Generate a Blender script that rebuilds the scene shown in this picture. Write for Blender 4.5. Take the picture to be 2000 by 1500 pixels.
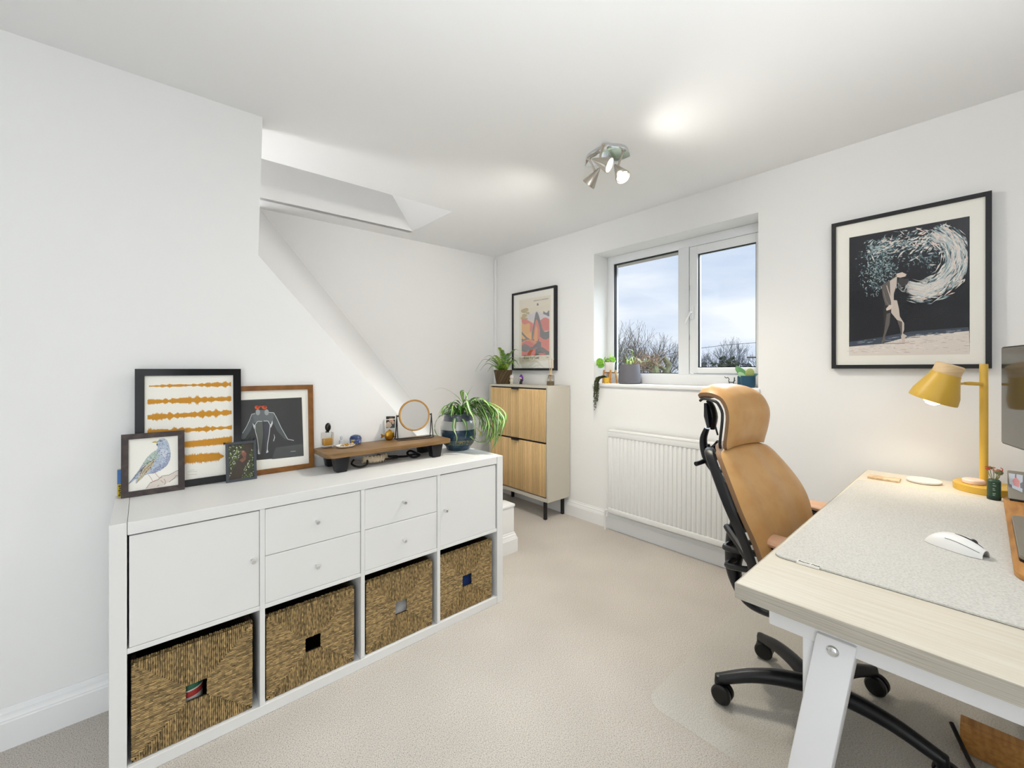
import bpy, bmesh, math, random
from mathutils import Vector, Matrix
for o in list(bpy.data.objects): bpy.data.objects.remove(o)
SC = bpy.context.scene; COL = SC.collection
V = Vector; PI = math.pi; R = math.radians
def lin(c): return c/12.92 if c <= .04045 else ((c+.055)/1.055)**2.4
def S(h, a=1):
    h = h.lstrip('#'); return tuple(lin(int(h[i:i+2], 16)/255) for i in (0, 2, 4))+(a,)

# ------------------------------------------------------------------ camera, sky, light, exposure
CAM = V((1.71565, .07095, 1.21868)); TH = .825226; FPX, PX0, PY0 = 819.30, 1034.12, 721.16
cd = bpy.data.cameras.new('camera'); cam = bpy.data.objects.new('camera', cd); COL.objects.link(cam)
cam.location = CAM; cam.rotation_euler = (PI/2, 0, TH); cd.sensor_width = 36; cd.lens = FPX/2000*36
cd.shift_x = -(PX0-1000)/2000; cd.shift_y = (PY0-750)/2000; cd.clip_start = .02; cd.clip_end = 400
SC.camera = cam
SC.view_settings.view_transform = 'Standard'; SC.view_settings.look = 'None'
SC.view_settings.gamma = 1; SC.view_settings.use_curve_mapping = False; SC.view_settings.exposure = 0.06

def build_world():
    w = bpy.data.worlds.new('sky'); SC.world = w; w.use_nodes = True
    nt = w.node_tree; N = nt.nodes; L = nt.links; N.clear()
    out = N.new('ShaderNodeOutputWorld'); bg = N.new('ShaderNodeBackground'); L.new(bg.outputs[0], out.inputs[0])
    tc = N.new('ShaderNodeTexCoord'); mp = N.new('ShaderNodeMapping'); mp.inputs['Scale'].default_value = (1, 1, 4.5)
    L.new(tc.outputs['Generated'], mp.inputs[0])
    nz = N.new('ShaderNodeTexNoise'); nz.inputs['Scale'].default_value = 1.9; nz.inputs['Detail'].default_value = 5; nz.inputs['Roughness'].default_value = .5
    L.new(mp.outputs[0], nz.inputs['Vector'])
    cr = N.new('ShaderNodeValToRGB'); L.new(nz.outputs[0], cr.inputs[0])
    e = cr.color_ramp.elements; e[0].position = .36; e[0].color = S('#c3d1e6'); e[1].position = .62; e[1].color = S('#eff2f7')
    m = e.new(.48); m.color = S('#d7e0ee')
    L.new(cr.outputs[0], bg.inputs[0]); bg.inputs[1].default_value = 1.12
build_world()

def area(name, loc, rot, sx, sy, power, col):
    d = bpy.data.lights.new(name, 'AREA'); d.shape = 'RECTANGLE'; d.size = sx; d.size_y = sy; d.energy = power; d.color = col
    o = bpy.data.objects.new(name, d); o.location = loc; o.rotation_euler = rot; COL.objects.link(o); return o
# added unseen fill lamps: by the right wall, and high outside the front window
area('side_fill', (2.70, -.95, 1.15), (0, PI/2, 0), 1.9, 1.3, 25, (.89, .955, 1))
area('upper_sky_fill', (3.5, 8.0, 5.4), (R(-60), 0, 0), 16.0, 2.6, 3000, (.80, .92, 1))  # added panel, strengthens the sky's light on reveal and stair slope
area('far_wall_fill', (-.90, -1.25, 1.5), V((-.06, .95, -.24)).to_track_quat('-Z', 'Y').to_euler(), .5, .8, 32, (.97, .985, 1))  # added unseen lamp behind the left wall, brightens the far corner
def lamp(name, kind, loc, power, col, radius=.03, aim=None, angle=None, blend=.5):
    d = bpy.data.lights.new(name, kind); d.energy = power; d.color = col; d.shadow_soft_size = radius
    o = bpy.data.objects.new(name, d); o.location = loc; COL.objects.link(o)
    if aim is not None: o.rotation_euler = V(aim).to_track_quat('-Z', 'Y').to_euler()
    if angle: d.spot_size = R(angle); d.spot_blend = blend
    return o


lamp('ceiling_fill', 'SPOT', (2.05, .5, 1.3), 66, (.93, .97, 1), .12, (0, 0, 1), 142, .4)  # added unseen lamp right of the view, brightens the ceiling

# ------------------------------------------------------------------ pixel <-> space helpers (2000 x 1500 photograph)
FW = V((-math.sin(TH), math.cos(TH), 0)); RT = V((math.cos(TH), math.sin(TH), 0)); UP = V((0, 0, 1))
def ray(px, py): return FW+RT*((px-PX0)/FPX)+UP*((PY0-py)/FPX)
def pd(px, py, d): return CAM+ray(px, py)*d
def on(px, py, ax, val):
    i = 'xyz'.index(ax); d = ray(px, py); return CAM+d*((val-CAM[i])/d[i])
def onp(px, py, P, N):
    d = ray(px, py); return CAM+d*((P-CAM).dot(N)/d.dot(N))

# ------------------------------------------------------------------ materials
MATS = {}
def mat(name, col, rough=.5, metal=0, spec=.5, noise=None, bump=None, attr=False, emit=None, coat=0, sheen=0, trans=0, ior=1.45, stretch=None, alpha=None):
    """noise=(scale, colour2, lo, hi) mixes two real surface colours; bump=(scale, strength, distance)"""
    m = bpy.data.materials.new(name); m.use_nodes = True; nt = m.node_tree; N = nt.nodes; L = nt.links
    b = N['Principled BSDF']; b.inputs['Base Color'].default_value = col; b.inputs['Roughness'].default_value = rough
    b.inputs['Metallic'].default_value = metal; b.inputs['Specular IOR Level'].default_value = spec
    b.inputs['Coat Weight'].default_value = coat; b.inputs['Sheen Weight'].default_value = sheen
    b.inputs['Transmission Weight'].default_value = trans; b.inputs['IOR'].default_value = ior
    if emit: b.inputs['Emission Color'].default_value = emit[0]; b.inputs['Emission Strength'].default_value = emit[1]
    if alpha is not None: b.inputs['Alpha'].default_value = alpha
    tc = N.new('ShaderNodeTexCoord'); vec = tc.outputs['Object']
    if stretch:
        mp = N.new('ShaderNodeMapping'); mp.inputs['Scale'].default_value = stretch; L.new(vec, mp.inputs[0]); vec = mp.outputs[0]
    src = None
    if attr:
        at = N.new('ShaderNodeAttribute'); at.attribute_name = 'Col'; src = at.outputs['Color']; L.new(src, b.inputs['Base Color'])
    if noise:
        nz = N.new('ShaderNodeTexNoise'); nz.inputs['Scale'].default_value = noise[0]; nz.inputs['Detail'].default_value = 4; L.new(vec, nz.inputs['Vector'])
        mr = N.new('ShaderNodeMapRange'); mr.inputs[1].default_value = noise[2]; mr.inputs[2].default_value = noise[3]; L.new(nz.outputs[0], mr.inputs[0])
        mx = N.new('ShaderNodeMix'); mx.data_type = 'RGBA'; L.new(mr.outputs[0], mx.inputs[0])
        if src: L.new(src, mx.inputs[6])
        else: mx.inputs[6].default_value = col
        mx.inputs[7].default_value = noise[1]; L.new(mx.outputs[2], b.inputs['Base Color'])
    if bump:
        nb = N.new('ShaderNodeTexNoise'); nb.inputs['Scale'].default_value = bump[0]; nb.inputs['Detail'].default_value = 3; L.new(vec, nb.inputs['Vector'])
        bp = N.new('ShaderNodeBump'); bp.inputs['Strength'].default_value = bump[1]; bp.inputs['Distance'].default_value = bump[2]
        L.new(nb.outputs[0], bp.inputs['Height']); L.new(bp.outputs[0], b.inputs['Normal'])
    MATS[name] = m; return m
def glassy(name, tint, refl, rough=.0):
    m = bpy.data.materials.new(name); m.use_nodes = True; nt = m.node_tree; N = nt.nodes; L = nt.links; N.clear()
    o = N.new('ShaderNodeOutputMaterial'); t = N.new('ShaderNodeBsdfTransparent'); t.inputs[0].default_value = tint
    g = N.new('ShaderNodeBsdfGlossy'); g.inputs['Roughness'].default_value = rough; g.inputs[0].default_value = (1, 1, 1, 1)
    f = N.new('ShaderNodeFresnel'); f.inputs[0].default_value = 1.45
    k = N.new('ShaderNodeMath'); k.operation = 'MULTIPLY'; k.inputs[1].default_value = refl; L.new(f.outputs[0], k.inputs[0])
    x = N.new('ShaderNodeMixShader'); L.new(k.outputs[0], x.inputs[0]); L.new(t.outputs[0], x.inputs[1]); L.new(g.outputs[0], x.inputs[2]); L.new(x.outputs[0], o.inputs[0])
    MATS[name] = m; return m

wall_m = mat('wall_paint', (.865, .86, .85, 1), .75, spec=.25, bump=(60, .05, .002))
ceil_m = mat('ceiling_paint', (.91, .91, .91, 1), .85, spec=.2, bump=(60, .05, .002))
gloss_m = mat('white_gloss_paint', (.86, .86, .86, 1), .35)
upvc_m = mat('white_window_plastic', (.84, .85, .86, 1), .3)
lam_m = mat('white_laminate', (.79, .785, .77, 1), .38, spec=.4)
shoe_m = mat('greige_laminate', S('#c9c3b5'), .5)
bamboo_m = mat('bamboo_slats', S('#e3bf88'), .5, attr=True, noise=(30, S('#cfa468'), .5, .85), stretch=(6, 6, .3))
black_m = mat('black_metal', S('#17181a'), .4)
blackp_m = mat('black_plastic', S('#121317'), .38)
felt_m = mat('grey_felt', S('#d5d3cd'), .95, noise=(220, S('#c0bdb7'), .42, .7), bump=(300, .3, .002))
desk_m = mat('pale_birch_laminate', S('#dfd9cb'), .42, noise=(4, S('#d6cdba'), .35, .7), stretch=(1.5, 30, 30))
deskedge_m = mat('pale_birch_edge', S('#bbb5a8'), .5, noise=(5, S('#a19a8c'), .35, .7), stretch=(2, 60, 140))
whitemetal_m = mat('white_powder_coat', (.80, .80, .81, 1), .4)
steel_m = mat('brushed_steel', (.62, .60, .57, 1), .25, metal=1)
knob_m = mat('pale_satin_metal', (.74, .74, .74, 1), .32, metal=.85)
chrome_m = mat('satin_chrome', (.72, .74, .76, 1), .12, metal=1)
nickel_m = mat('satin_nickel', (.55, .51, .45, 1), .28, metal=1)
tan_m = mat('tan_leather', S('#cb9f68'), .36, spec=.5, noise=(14, S('#c3935a'), .4, .7), bump=(350, .12, .001))
tanback_m = mat('tan_leather_back', S('#8a6a4c'), .6, bump=(300, .2, .001))
armpad_m = mat('pale_tan_armpad', S('#dcae8c'), .4)
yellow_m = mat('yellow_lamp_paint', S('#d9b047'), .4)
beech_m = mat('pale_beech', S('#e3c79c'), .55, noise=(8, S('#d6b584'), .4, .7), stretch=(1, 1, 12))
oak_m = mat('oak_board', S('#c58f4f'), .5, noise=(5, S('#a9743a'), .38, .68), stretch=(14, 2, 14))
walnut_m = mat('walnut_board', S('#8f6f49'), .45, noise=(4, S('#71542f'), .36, .66), stretch=(22, 1.6, 22))
cherry_m = mat('cherry_frame', S('#895a27'), .4, noise=(5, S('#744719'), .38, .66), stretch=(6, 6, 6))
darkwood_m = mat('dark_wood_frame', S('#3d3433'), .6, noise=(6, S('#564a45'), .45, .75), stretch=(20, 6, 6))
blackframe_m = mat('black_frame', S('#1b1b1e'), .45)
greyframe_m = mat('slate_grey_frame', S('#43474d'), .55)
mount_m = mat('white_mount_board', S('#f8f5ec'), .8)
print_m = mat('printed_paper', (1, 1, 1, 1), .7, spec=.2, attr=True)
leaf_m = mat('leaf_surface', (1, 1, 1, 1), .42, attr=True, spec=.4)
glass_m = glassy('clear_glazing', (1, 1, 1, 1), .35)
pane_m = glassy('window_glazing', (.98, .99, .995, 1), .4)
mat_m = None
soil_m = mat('potting_soil', S('#3b2a20'), .95, noise=(60, S('#5d4330'), .4, .7), bump=(120, .8, .006))
seagrass_m = mat('woven_seagrass', S('#8a6c3f'), .75, attr=True, bump=(420, .4, .001))
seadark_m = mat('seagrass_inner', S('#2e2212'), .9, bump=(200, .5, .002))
mirror_m = mat('mirror_glass', (.86, .85, .83, 1), .03, metal=1)
navypot_m = mat('navy_pot', S('#1f4a63'), .5)
rad_m = mat('radiator_enamel', (.80, .80, .79, 1), .35)

def carpet_mat():
    m = bpy.data.materials.new('speckled_carpet'); m.use_nodes = True; nt = m.node_tree; N = nt.nodes; L = nt.links
    b = N['Principled BSDF']; b.inputs['Roughness'].default_value = 1; b.inputs['Specular IOR Level'].default_value = .05; b.inputs['Sheen Weight'].default_value = .15
    tc = N.new('ShaderNodeTexCoord')
    mp = N.new('ShaderNodeMapping'); mp.inputs['Rotation'].default_value = (0, 0, .6); mp.inputs['Scale'].default_value = (1, 1.7, 1); L.new(tc.outputs['Object'], mp.inputs[0])
    n1 = N.new('ShaderNodeTexNoise'); n1.inputs['Scale'].default_value = 215; n1.inputs['Detail'].default_value = 4; n1.inputs['Roughness'].default_value = .78; L.new(mp.outputs[0], n1.inputs['Vector'])
    cr = N.new('ShaderNodeValToRGB'); L.new(n1.outputs[0], cr.inputs[0]); e = cr.color_ramp.elements
    e[0].position = .37; e[0].color = S('#5e564f'); e[1].position = .66; e[1].color = S('#e4ddd3')
    k = e.new(.42); k.color = S('#b5aea7'); k = e.new(.52); k.color = S('#cfc7bd')
    n2 = N.new('ShaderNodeTexNoise'); n2.inputs['Scale'].default_value = 2.2; n2.inputs['Detail'].default_value = 2; L.new(tc.outputs['Object'], n2.inputs['Vector'])
    mr = N.new('ShaderNodeMapRange'); mr.inputs[1].default_value = .35; mr.inputs[2].default_value = .7; mr.inputs[3].default_value = .92; mr.inputs[4].default_value = 1.04; L.new(n2.outputs[0], mr.inputs[0])
    mx = N.new('ShaderNodeMix'); mx.data_type = 'RGBA'; mx.blend_type = 'MULTIPLY'; mx.inputs[0].default_value = 1; L.new(cr.outputs[0], mx.inputs[6]); L.new(mr.outputs[0], mx.inputs[7])
    L.new(mx.outputs[2], b.inputs['Base Color'])
    bp = N.new('ShaderNodeBump'); bp.inputs['Strength'].default_value = .45; bp.inputs['Distance'].default_value = .0025; L.new(n1.outputs[0], bp.inputs['Height']); L.new(bp.outputs[0], b.inputs['Normal'])
    return m
carpet_m = carpet_mat()
def chairmat_mat():
    m = bpy.data.materials.new('clear_floor_protector'); m.use_nodes = True; nt = m.node_tree; N = nt.nodes; L = nt.links
    o = N['Material Output']; b = N['Principled BSDF']; b.inputs['Base Color'].default_value = (.95, .95, .94, 1); b.inputs['Roughness'].default_value = .28
    t = N.new('ShaderNodeBsdfTransparent'); t.inputs[0].default_value = (.985, .985, .97, 1)
    x = N.new('ShaderNodeMixShader'); x.inputs[0].default_value = .12; L.new(t.outputs[0], x.inputs[1]); L.new(b.outputs[0], x.inputs[2]); L.new(x.outputs[0], o.inputs[0])
    return m
mat_m = chairmat_mat()

# ------------------------------------------------------------------ mesh helpers
def B(): return bmesh.new()
def bev(bm, geom_faces, w, seg=2):
    es = list({e for f in geom_faces for e in f.edges})
    bmesh.ops.bevel(bm, geom=es, offset=w, segments=seg, profile=.5, affect='EDGES', clamp_overlap=True)
def hexa(bm, P, bv=0, seg=2):
    vs = [bm.verts.new(p) for p in P]
    fs = [bm.faces.new([vs[i] for i in q]) for q in ((0, 3, 2, 1), (4, 5, 6, 7), (0, 1, 5, 4), (1, 2, 6, 5), (2, 3, 7, 6), (3, 0, 4, 7))]
    if bv: bev(bm, fs, bv, seg)
def box(bm, x0, x1, y0, y1, z0, z1, bv=0, seg=2):
    hexa(bm, [(x0, y0, z0), (x1, y0, z0), (x1, y1, z0), (x0, y1, z0), (x0, y0, z1), (x1, y0, z1), (x1, y1, z1), (x0, y1, z1)], bv, seg)
def obox(bm, o, u, v, w, bv=0, seg=2):
    o, u, v, w = V(o), V(u), V(v), V(w); hexa(bm, [o, o+u, o+u+v, o+v, o+w, o+u+w, o+u+v+w, o+v+w], bv, seg)
def prism(bm, pts, ex, bv=0, seg=2):
    ex = V(ex); a = [bm.verts.new(p) for p in pts]; b = [bm.verts.new(V(p)+ex) for p in pts]; n = len(pts)
    fs = [bm.faces.new(a[::-1]), bm.faces.new(b)]
    for i in range(n): fs.append(bm.faces.new([a[i], a[(i+1) % n], b[(i+1) % n], b[i]]))
    if bv: bev(bm, fs, bv, seg)
def frame_of(t):
    t = t.normalized(); a = V((0, 0, 1)) if abs(t.z) < .9 else V((1, 0, 0)); x = t.cross(a).normalized(); return x, t.cross(x).normalized()
def tube(bm, pts, r, n=8, cap=True, side=None, flat=1.0):
    """tube along pts; r number or list; side = fixed sideways vector, flat = half-thickness ratio across it"""
    pts = [V(p) for p in pts]; k = len(pts); rs = r if isinstance(r, (list, tuple)) else [r]*k; rings = []
    px = None
    for i in range(k):
        t = (pts[min(i+1, k-1)]-pts[max(i-1, 0)]).normalized()
        if side is not None:
            x = (V(side)-t*V(side).dot(t)).normalized(); y = t.cross(x).normalized()
        elif px is None: x, y = frame_of(t)
        else:
            x = (px-t*px.dot(t)); x = x.normalized() if x.length > 1e-6 else frame_of(t)[0]; y = t.cross(x).normalized()
        px = x
        rr = rs[i]; ra, rb = (rr if isinstance(rr, (list, tuple)) else (rr, rr*flat))
        rings.append([bm.verts.new(pts[i]+x*(ra*math.cos(2*PI*j/n))+y*(rb*math.sin(2*PI*j/n))) for j in range(n)])
    for a, b in zip(rings, rings[1:]):
        for j in range(n): bm.faces.new([a[j], a[(j+1) % n], b[(j+1) % n], b[j]])
    if cap: bm.faces.new(rings[0][::-1]); bm.faces.new(rings[-1])
def smooth_path(P, n=6):
    P = [V(p) for p in P]; out = []
    for i in range(len(P)-1):
        p0, p1, p2, p3 = P[max(i-1, 0)], P[i], P[i+1], P[min(i+2, len(P)-1)]
        for j in range(n):
            t = j/n; out.append(.5*((2*p1)+(p2-p0)*t+(2*p0-5*p1+4*p2-p3)*t*t+(3*p1-p0-3*p2+p3)*t**3))
    out.append(P[-1]); return out
def lerps(vals, k):
    out = []
    for i in range(k):
        t = i/(k-1)*(len(vals)-1); j = min(int(t), len(vals)-2); out.append(vals[j]+(vals[j+1]-vals[j])*(t-j))
    return out
def lathe(bm, prof, c=(0, 0, 0), n=24, axis=(0, 0, 1)):
    """prof = [(r, h)...] swept round axis through c; closed ends where r == 0"""
    c = V(c); ax = V(axis).normalized(); x, y = frame_of(ax); rings = []
    for r, h in prof:
        if r < 1e-6: rings.append([bm.verts.new(c+ax*h)])
        else: rings.append([bm.verts.new(c+ax*h+x*(r*math.cos(2*PI*j/n))+y*(r*math.sin(2*PI*j/n))) for j in range(n)])
    for a, b in zip(rings, rings[1:]):
        for j in range(n):
            q = [a[j % len(a)], a[(j+1) % len(a)], b[(j+1) % len(b)], b[j % len(b)]]
            q = [v for i, v in enumerate(q) if v not in q[:i]]
            if len(q) > 2: bm.faces.new(q)
def ball(bm, c, r, nu=16, nv=10, M=None):
    c = V(c); r = V(r if isinstance(r, (tuple, list, Vector)) else (r, r, r)); rows = []
    for i in range(nv+1):
        a = PI*i/nv; m = 1 if i in (0, nv) else nu; row = []
        for j in range(m):
            p = V((r.x*math.sin(a)*math.cos(2*PI*j/nu), r.y*math.sin(a)*math.sin(2*PI*j/nu), -r.z*math.cos(a)))
            row.append(bm.verts.new(c+(M @ p if M else p)))
        rows.append(row)
    for a, b in zip(rows, rows[1:]):
        for j in range(nu):
            q = [a[j % len(a)], a[(j+1) % len(a)], b[(j+1) % len(b)], b[j % len(b)]]
            q = [v for i, v in enumerate(q) if v not in q[:i]]
            if len(q) > 2: bm.faces.new(q)
def surf(bm, fn, nu, nv):
    g = [[bm.verts.new(fn(i/nu, j/nv)) for j in range(nv+1)] for i in range(nu+1)]
    for i in range(nu):
        for j in range(nv): bm.faces.new([g[i][j], g[i+1][j], g[i+1][j+1], g[i][j+1]])
    return g
def paint(bm, start, col):
    lay = bm.loops.layers.float_color.get('Col') or bm.loops.layers.float_color.new('Col')
    bm.faces.ensure_lookup_table()
    for f in bm.faces[start:]:
        for l in f.loops: l[lay] = col

# ------------------------------------------------------------------ object helpers
def mk(name, bm, m, parent=None, sharp=35, smooth=True, normals=True):
    if normals: bmesh.ops.recalc_face_normals(bm, faces=bm.faces[:])
    me = bpy.data.meshes.new(name); bm.to_mesh(me); bm.free()
    me.materials.append(m); o = bpy.data.objects.new(name, me); COL.objects.link(o)
    if smooth:
        me.polygons.foreach_set('use_smooth', [True]*len(me.polygons)); me.set_sharp_from_angle(angle=R(sharp))
    if parent is not None:
        o.parent = parent
        if parent.type == 'EMPTY': o.matrix_parent_inverse = Matrix.Translation(-V(parent.location))
    return o
def recentre(o):
    vs = [v.co for v in o.data.vertices]; c = V(((min(v.x for v in vs)+max(v.x for v in vs))/2, (min(v.y for v in vs)+max(v.y for v in vs))/2, min(v.z for v in vs)))
    o.data.transform(Matrix.Translation(-c)); o.location = c
    for ch in o.children: ch.matrix_parent_inverse = Matrix.Translation(-c)
    return o
def tag(o, label, cat, group=None, kind=None):
    if label: o['label'] = label
    if cat: o['category'] = cat
    if group: o['group'] = group
    if kind: o['kind'] = kind
    return o
def thing(name, loc, label, cat, group=None):
    o = bpy.data.objects.new(name, None); o.empty_display_size = .05; o.location = loc; COL.objects.link(o)
    return tag(o, label, cat, group)
def struct(name, bm, m, parent=None, **k):
    o = mk(name, bm, m, parent, **k)
    if parent is None: o['kind'] = 'structure'
    return o
def copy_tree(o, parent=None):
    c = o.copy(); COL.objects.link(c)
    if parent is not None: c.parent = parent; c.matrix_parent_inverse = o.matrix_parent_inverse.copy()
    for ch in list(o.children): copy_tree(ch, c)
    return c
def text_mesh(body, size, O, u, v, m, name, parent, align='LEFT', shear=0, bold=0):
    cu = bpy.data.curves.new('t', 'FONT'); cu.body = body; cu.size = size; cu.align_x = align; cu.shear = shear; cu.offset = bold; cu.resolution_u = 2
    t = bpy.data.objects.new('t', cu); COL.objects.link(t); dg = bpy.context.evaluated_depsgraph_get()
    me = bpy.data.meshes.new_from_object(t.evaluated_get(dg)); bpy.data.objects.remove(t); bpy.data.curves.remove(cu)
    u, v = V(u), V(v); n = u.cross(v); M = Matrix(((u.x, v.x, n.x, O[0]), (u.y, v.y, n.y, O[1]), (u.z, v.z, n.z, O[2]), (0, 0, 0, 1)))
    me.transform(M); me.materials.clear(); me.materials.append(m); me.name = name
    o = bpy.data.objects.new(name, me); COL.objects.link(o); o.parent = parent
    if parent.type == 'EMPTY': o.matrix_parent_inverse = Matrix.Translation(-V(parent.location))
    return o
# ================================================================== THE ROOM
XL, XF, YW, XR, YB = -.425, -1.66, 2.712, 2.75, -1.9       # left wall, far wall, window wall, right wall, back wall
def ceil_z(y): return 2.357-.016*(YW-y)
# floor
b = B(); box(b, XF-.1, XR+.1, YB-.1, YW+.1, -.12, 0); struct('floor', b, carpet_m)
# ceiling: four pieces round the shaft opening, joined
HX0, HX1, HY0, HY1 = -1.44, -.85, -.35, 1.69
b = B()
def slab(x0, x1, y0, y1):
    t = .12; prism(b, [(x0, y0, ceil_z(y0)), (x1, y0, ceil_z(y0)), (x1, y1, ceil_z(y1)), (x0, y1, ceil_z(y1))], (0, 0, t))
slab(XF-.1, XR+.1, YB-.1, HY0); slab(XF-.1, XR+.1, HY1, YW+.3); slab(XF-.1, HX0, HY0, HY1); slab(HX1, XR+.1, HY0, HY1)
struct('ceiling', b, ceil_m)
# shaft above the stairs: splayed end follows the roof
b = B(); zt = 3.0
z1 = ceil_z(HY1); ye = HY1-(zt-z1)*.70
prism(b, [(HX0+.004, HY0, ceil_z(HY0)), (HX0+.004, HY1, z1), (HX0+.004, ye, zt), (HX0+.004, HY0, zt)], (-.05, 0, 0))
prism(b, [(HX1, HY0, ceil_z(HY0)+.005), (HX1, HY1, z1+.005), (HX1, ye, zt), (HX1, HY0, zt)], (.05, 0, 0))
prism(b, [(HX0, HY1-.004, z1), (HX1, HY1-.004, z1), (HX1, ye-.004, zt), (HX0, ye-.004, zt)], (0, .05, .03))
box(b, HX0, HX1, HY0-.05, HY0, 2.33, zt); box(b, HX0, HX1, HY0, ye, zt, zt+.05)
struct('wall_shaft', b, wall_m, smooth=False)
# left wall with the sloping end
SL = [(.46, None), (.442, 1.715), (1.66, .300), (1.905, .300), (1.905, 0)]
b = B()
poly = [(XL, YB, 0), (XL, YB, ceil_z(YB)+.05), (XL, .46, ceil_z(.46)+.05), (XL, .442, 1.715), (XL, 1.655, .315), (XL, 1.905, .298), (XL, 1.905, 0)]
prism(b, poly, (-.10, 0, 0)); struct('wall_left', b, wall_m, smooth=False)
# boxed-in bulkhead over the stairs: sloping face from the left wall's edge up to the far wall
b = B()
A0, A1, F0, F1 = (XL-.002, .442, 1.715), (XL-.002, 1.655, .315), (XF, .655, 2.335), (XF, 2.36, .27)
P = [A0, A1, F1, F0]
lo = [(XL-.002, .44, .0), (XL-.002, 1.655, 0), (XF, 2.36, 0), (XF, .655, 0)]
v = [b.verts.new(p) for p in P+lo]
for q in ((0, 1, 2, 3), (7, 6, 5, 4), (1, 5, 6, 2), (0, 4, 5, 1), (2, 6, 7, 3), (3, 7, 4, 0)): b.faces.new([v[i] for i in q])
struct('wall_stair', b, gloss_m, smooth=False)
# far wall, back wall, right wall
b = B(); box(b, XF-.1, XF, YB, YW+.02, 0, 2.5); struct('wall_far', b, wall_m)
b = B(); box(b, XF-.1, XR+.1, YB-.1, YB, 0, 2.5); struct('wall_back', b, wall_m)
b = B(); box(b, XR, XR+.1, YB, YW+.02, 0, 2.5); struct('wall_right', b, wall_m)
# window wall with its opening
WX0, WX1, WZ0, WZ1 = -.389, .823, 1.085, 2.134; YF = 2.885
b = B()
box(b, XF-.1, WX0, YW, YW+.3, 0, 2.5); box(b, WX1, XR+.1, YW, YW+.3, 0, 2.5)
box(b, WX0, WX1, YW, YW+.3, 0, WZ0); box(b, WX0, WX1, YW, YW+.3, WZ1, 2.5)
bmesh.ops.remove_doubles(b, verts=b.verts[:], dist=1e-5); struct('wall_window', b, wall_m, smooth=False)
# skirting boards: moulded profile swept along the walls
SK = [(0, 0), (.019, 0), (.019, .086), (.0165, .090), (.0165, .094), (.013, .1), (.011, .108), (.011, .113), (.006, .118), (.004, .128), (0, .128)]
def skirt(name, p, q, nrm, l0=0, l1=0):
    p, q, nrm = V(p), V(q), V(nrm); d = (q-p).normalized(); bm = B()
    A = [bm.verts.new(p+nrm*x+UP*z-d*(x*l0)) for x, z in SK]; E = [bm.verts.new(q+nrm*x+UP*z+d*(x*l1)) for x, z in SK]; n = len(SK)
    for i in range(n): bm.faces.new([A[i], A[(i+1) % n], E[(i+1) % n], E[i]])
    bm.faces.new(A); bm.faces.new(E[::-1]); return struct(name, bm, gloss_m, sharp=25)
skirt('baseboard_left', (XL, YB, 0), (XL, 1.905, 0), (1, 0, 0), 0, 1)
skirt('baseboard_stair', (XL, 1.905, 0), (XL-.10, 1.905, 0), (0, 1, 0), 1, 0)
skirt('baseboard_window', (XF, YW, 0), (XR, YW, 0), (0, -1, 0))
skirt('baseboard_right', (XR, YB, 0), (XR, YW, 0), (-1, 0, 0))
# flat cap on the stub of low wall at the foot of the slope
b = B(); box(b, XL-.11, XL+.006, 1.69, 1.912, .298, .316, .004); struct('trim_1', b, gloss_m)
# vertical cable trunking in the far corner
b = B(); box(b, XF+.001, XF+.032, YW-.024, YW-.001, .13, 2.325, .004); struct('trim_2', b, gloss_m)
# ------------------------------------------------------------------ window with one fixed pane and one casement
W = bpy.data.objects.new('window_1', None); COL.objects.link(W); W.location = (WX0, YF, WZ0); W['kind'] = 'structure'
b = B(); ZB = 1.108   # top of sill board
fx = [WX0, WX0+.062, .235, .315, WX1-.02, WX1]
y0, y1 = YF, YF+.07
box(b, fx[0], fx[1], y0, y1, ZB, WZ1, .004); box(b, fx[4], fx[5], y0, y1, ZB, WZ1, .004)
box(b, fx[1]-.003, fx[4]+.003, y0+.001, y1, WZ1-.062, WZ1, .004); box(b, fx[1]-.003, fx[4]+.003, y0+.001, y1, ZB, 1.187, .004)
box(b, fx[2], fx[3], y0-.002, y1, 1.18, WZ1-.055, .004)
mk('frame', b, upvc_m, W)
b = B()                                                            # black gaskets round the fixed pane
for q in ((fx[1], fx[1]+.006, 1.187, WZ1-.062), (fx[2]-.006, fx[2], 1.187, WZ1-.062)): box(b, q[0], q[1], y0+.012, y0+.04, q[2], q[3])
for q in ((fx[1], fx[2], 1.187, 1.193), (fx[1], fx[2], WZ1-.068, WZ1-.062)): box(b, q[0], q[1], y0+.012, y0+.04, q[2], q[3])
mk('gasket', b, blackp_m, W)
b = B(); box(b, fx[1], fx[2], y0+.03, y0+.034, 1.187, WZ1-.062); mk('pane', b, pane_m, W)
# casement, open a crack on the mullion side
b = B(); sx0, sx1, sz0, sz1 = .325, WX1-.012, 1.190, WZ1-.066; sy0, sy1 = y0-.012, y0+.05; s = .056
box(b, sx0, sx0+s, sy0, sy1, sz0, sz1, .005); box(b, sx1-s, sx1, sy0, sy1, sz0, sz1, .005)
box(b, sx0+s-.002, sx1-s+.002, sy0, sy1, sz0, sz0+s*.72, .005); box(b, sx0+s-.002, sx1-s+.002, sy0, sy1, sz1-s, sz1, .005)
sash = mk('sash', b, upvc_m, W)
b = B(); box(b, sx0+s-.004, sx1-s+.004, sy0+.03, sy0+.034, sz0+s*.7, sz1-s+.004); mk('pane', b, pane_m, W)
b = B()
for q in ((sx0+s, sx0+s+.005, sz0+s*.72, sz1-s), (sx1-s-.005, sx1-s, sz0+s*.72, sz1-s)): box(b, q[0], q[1], sy0+.012, sy0+.03, q[2], q[3])
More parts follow.
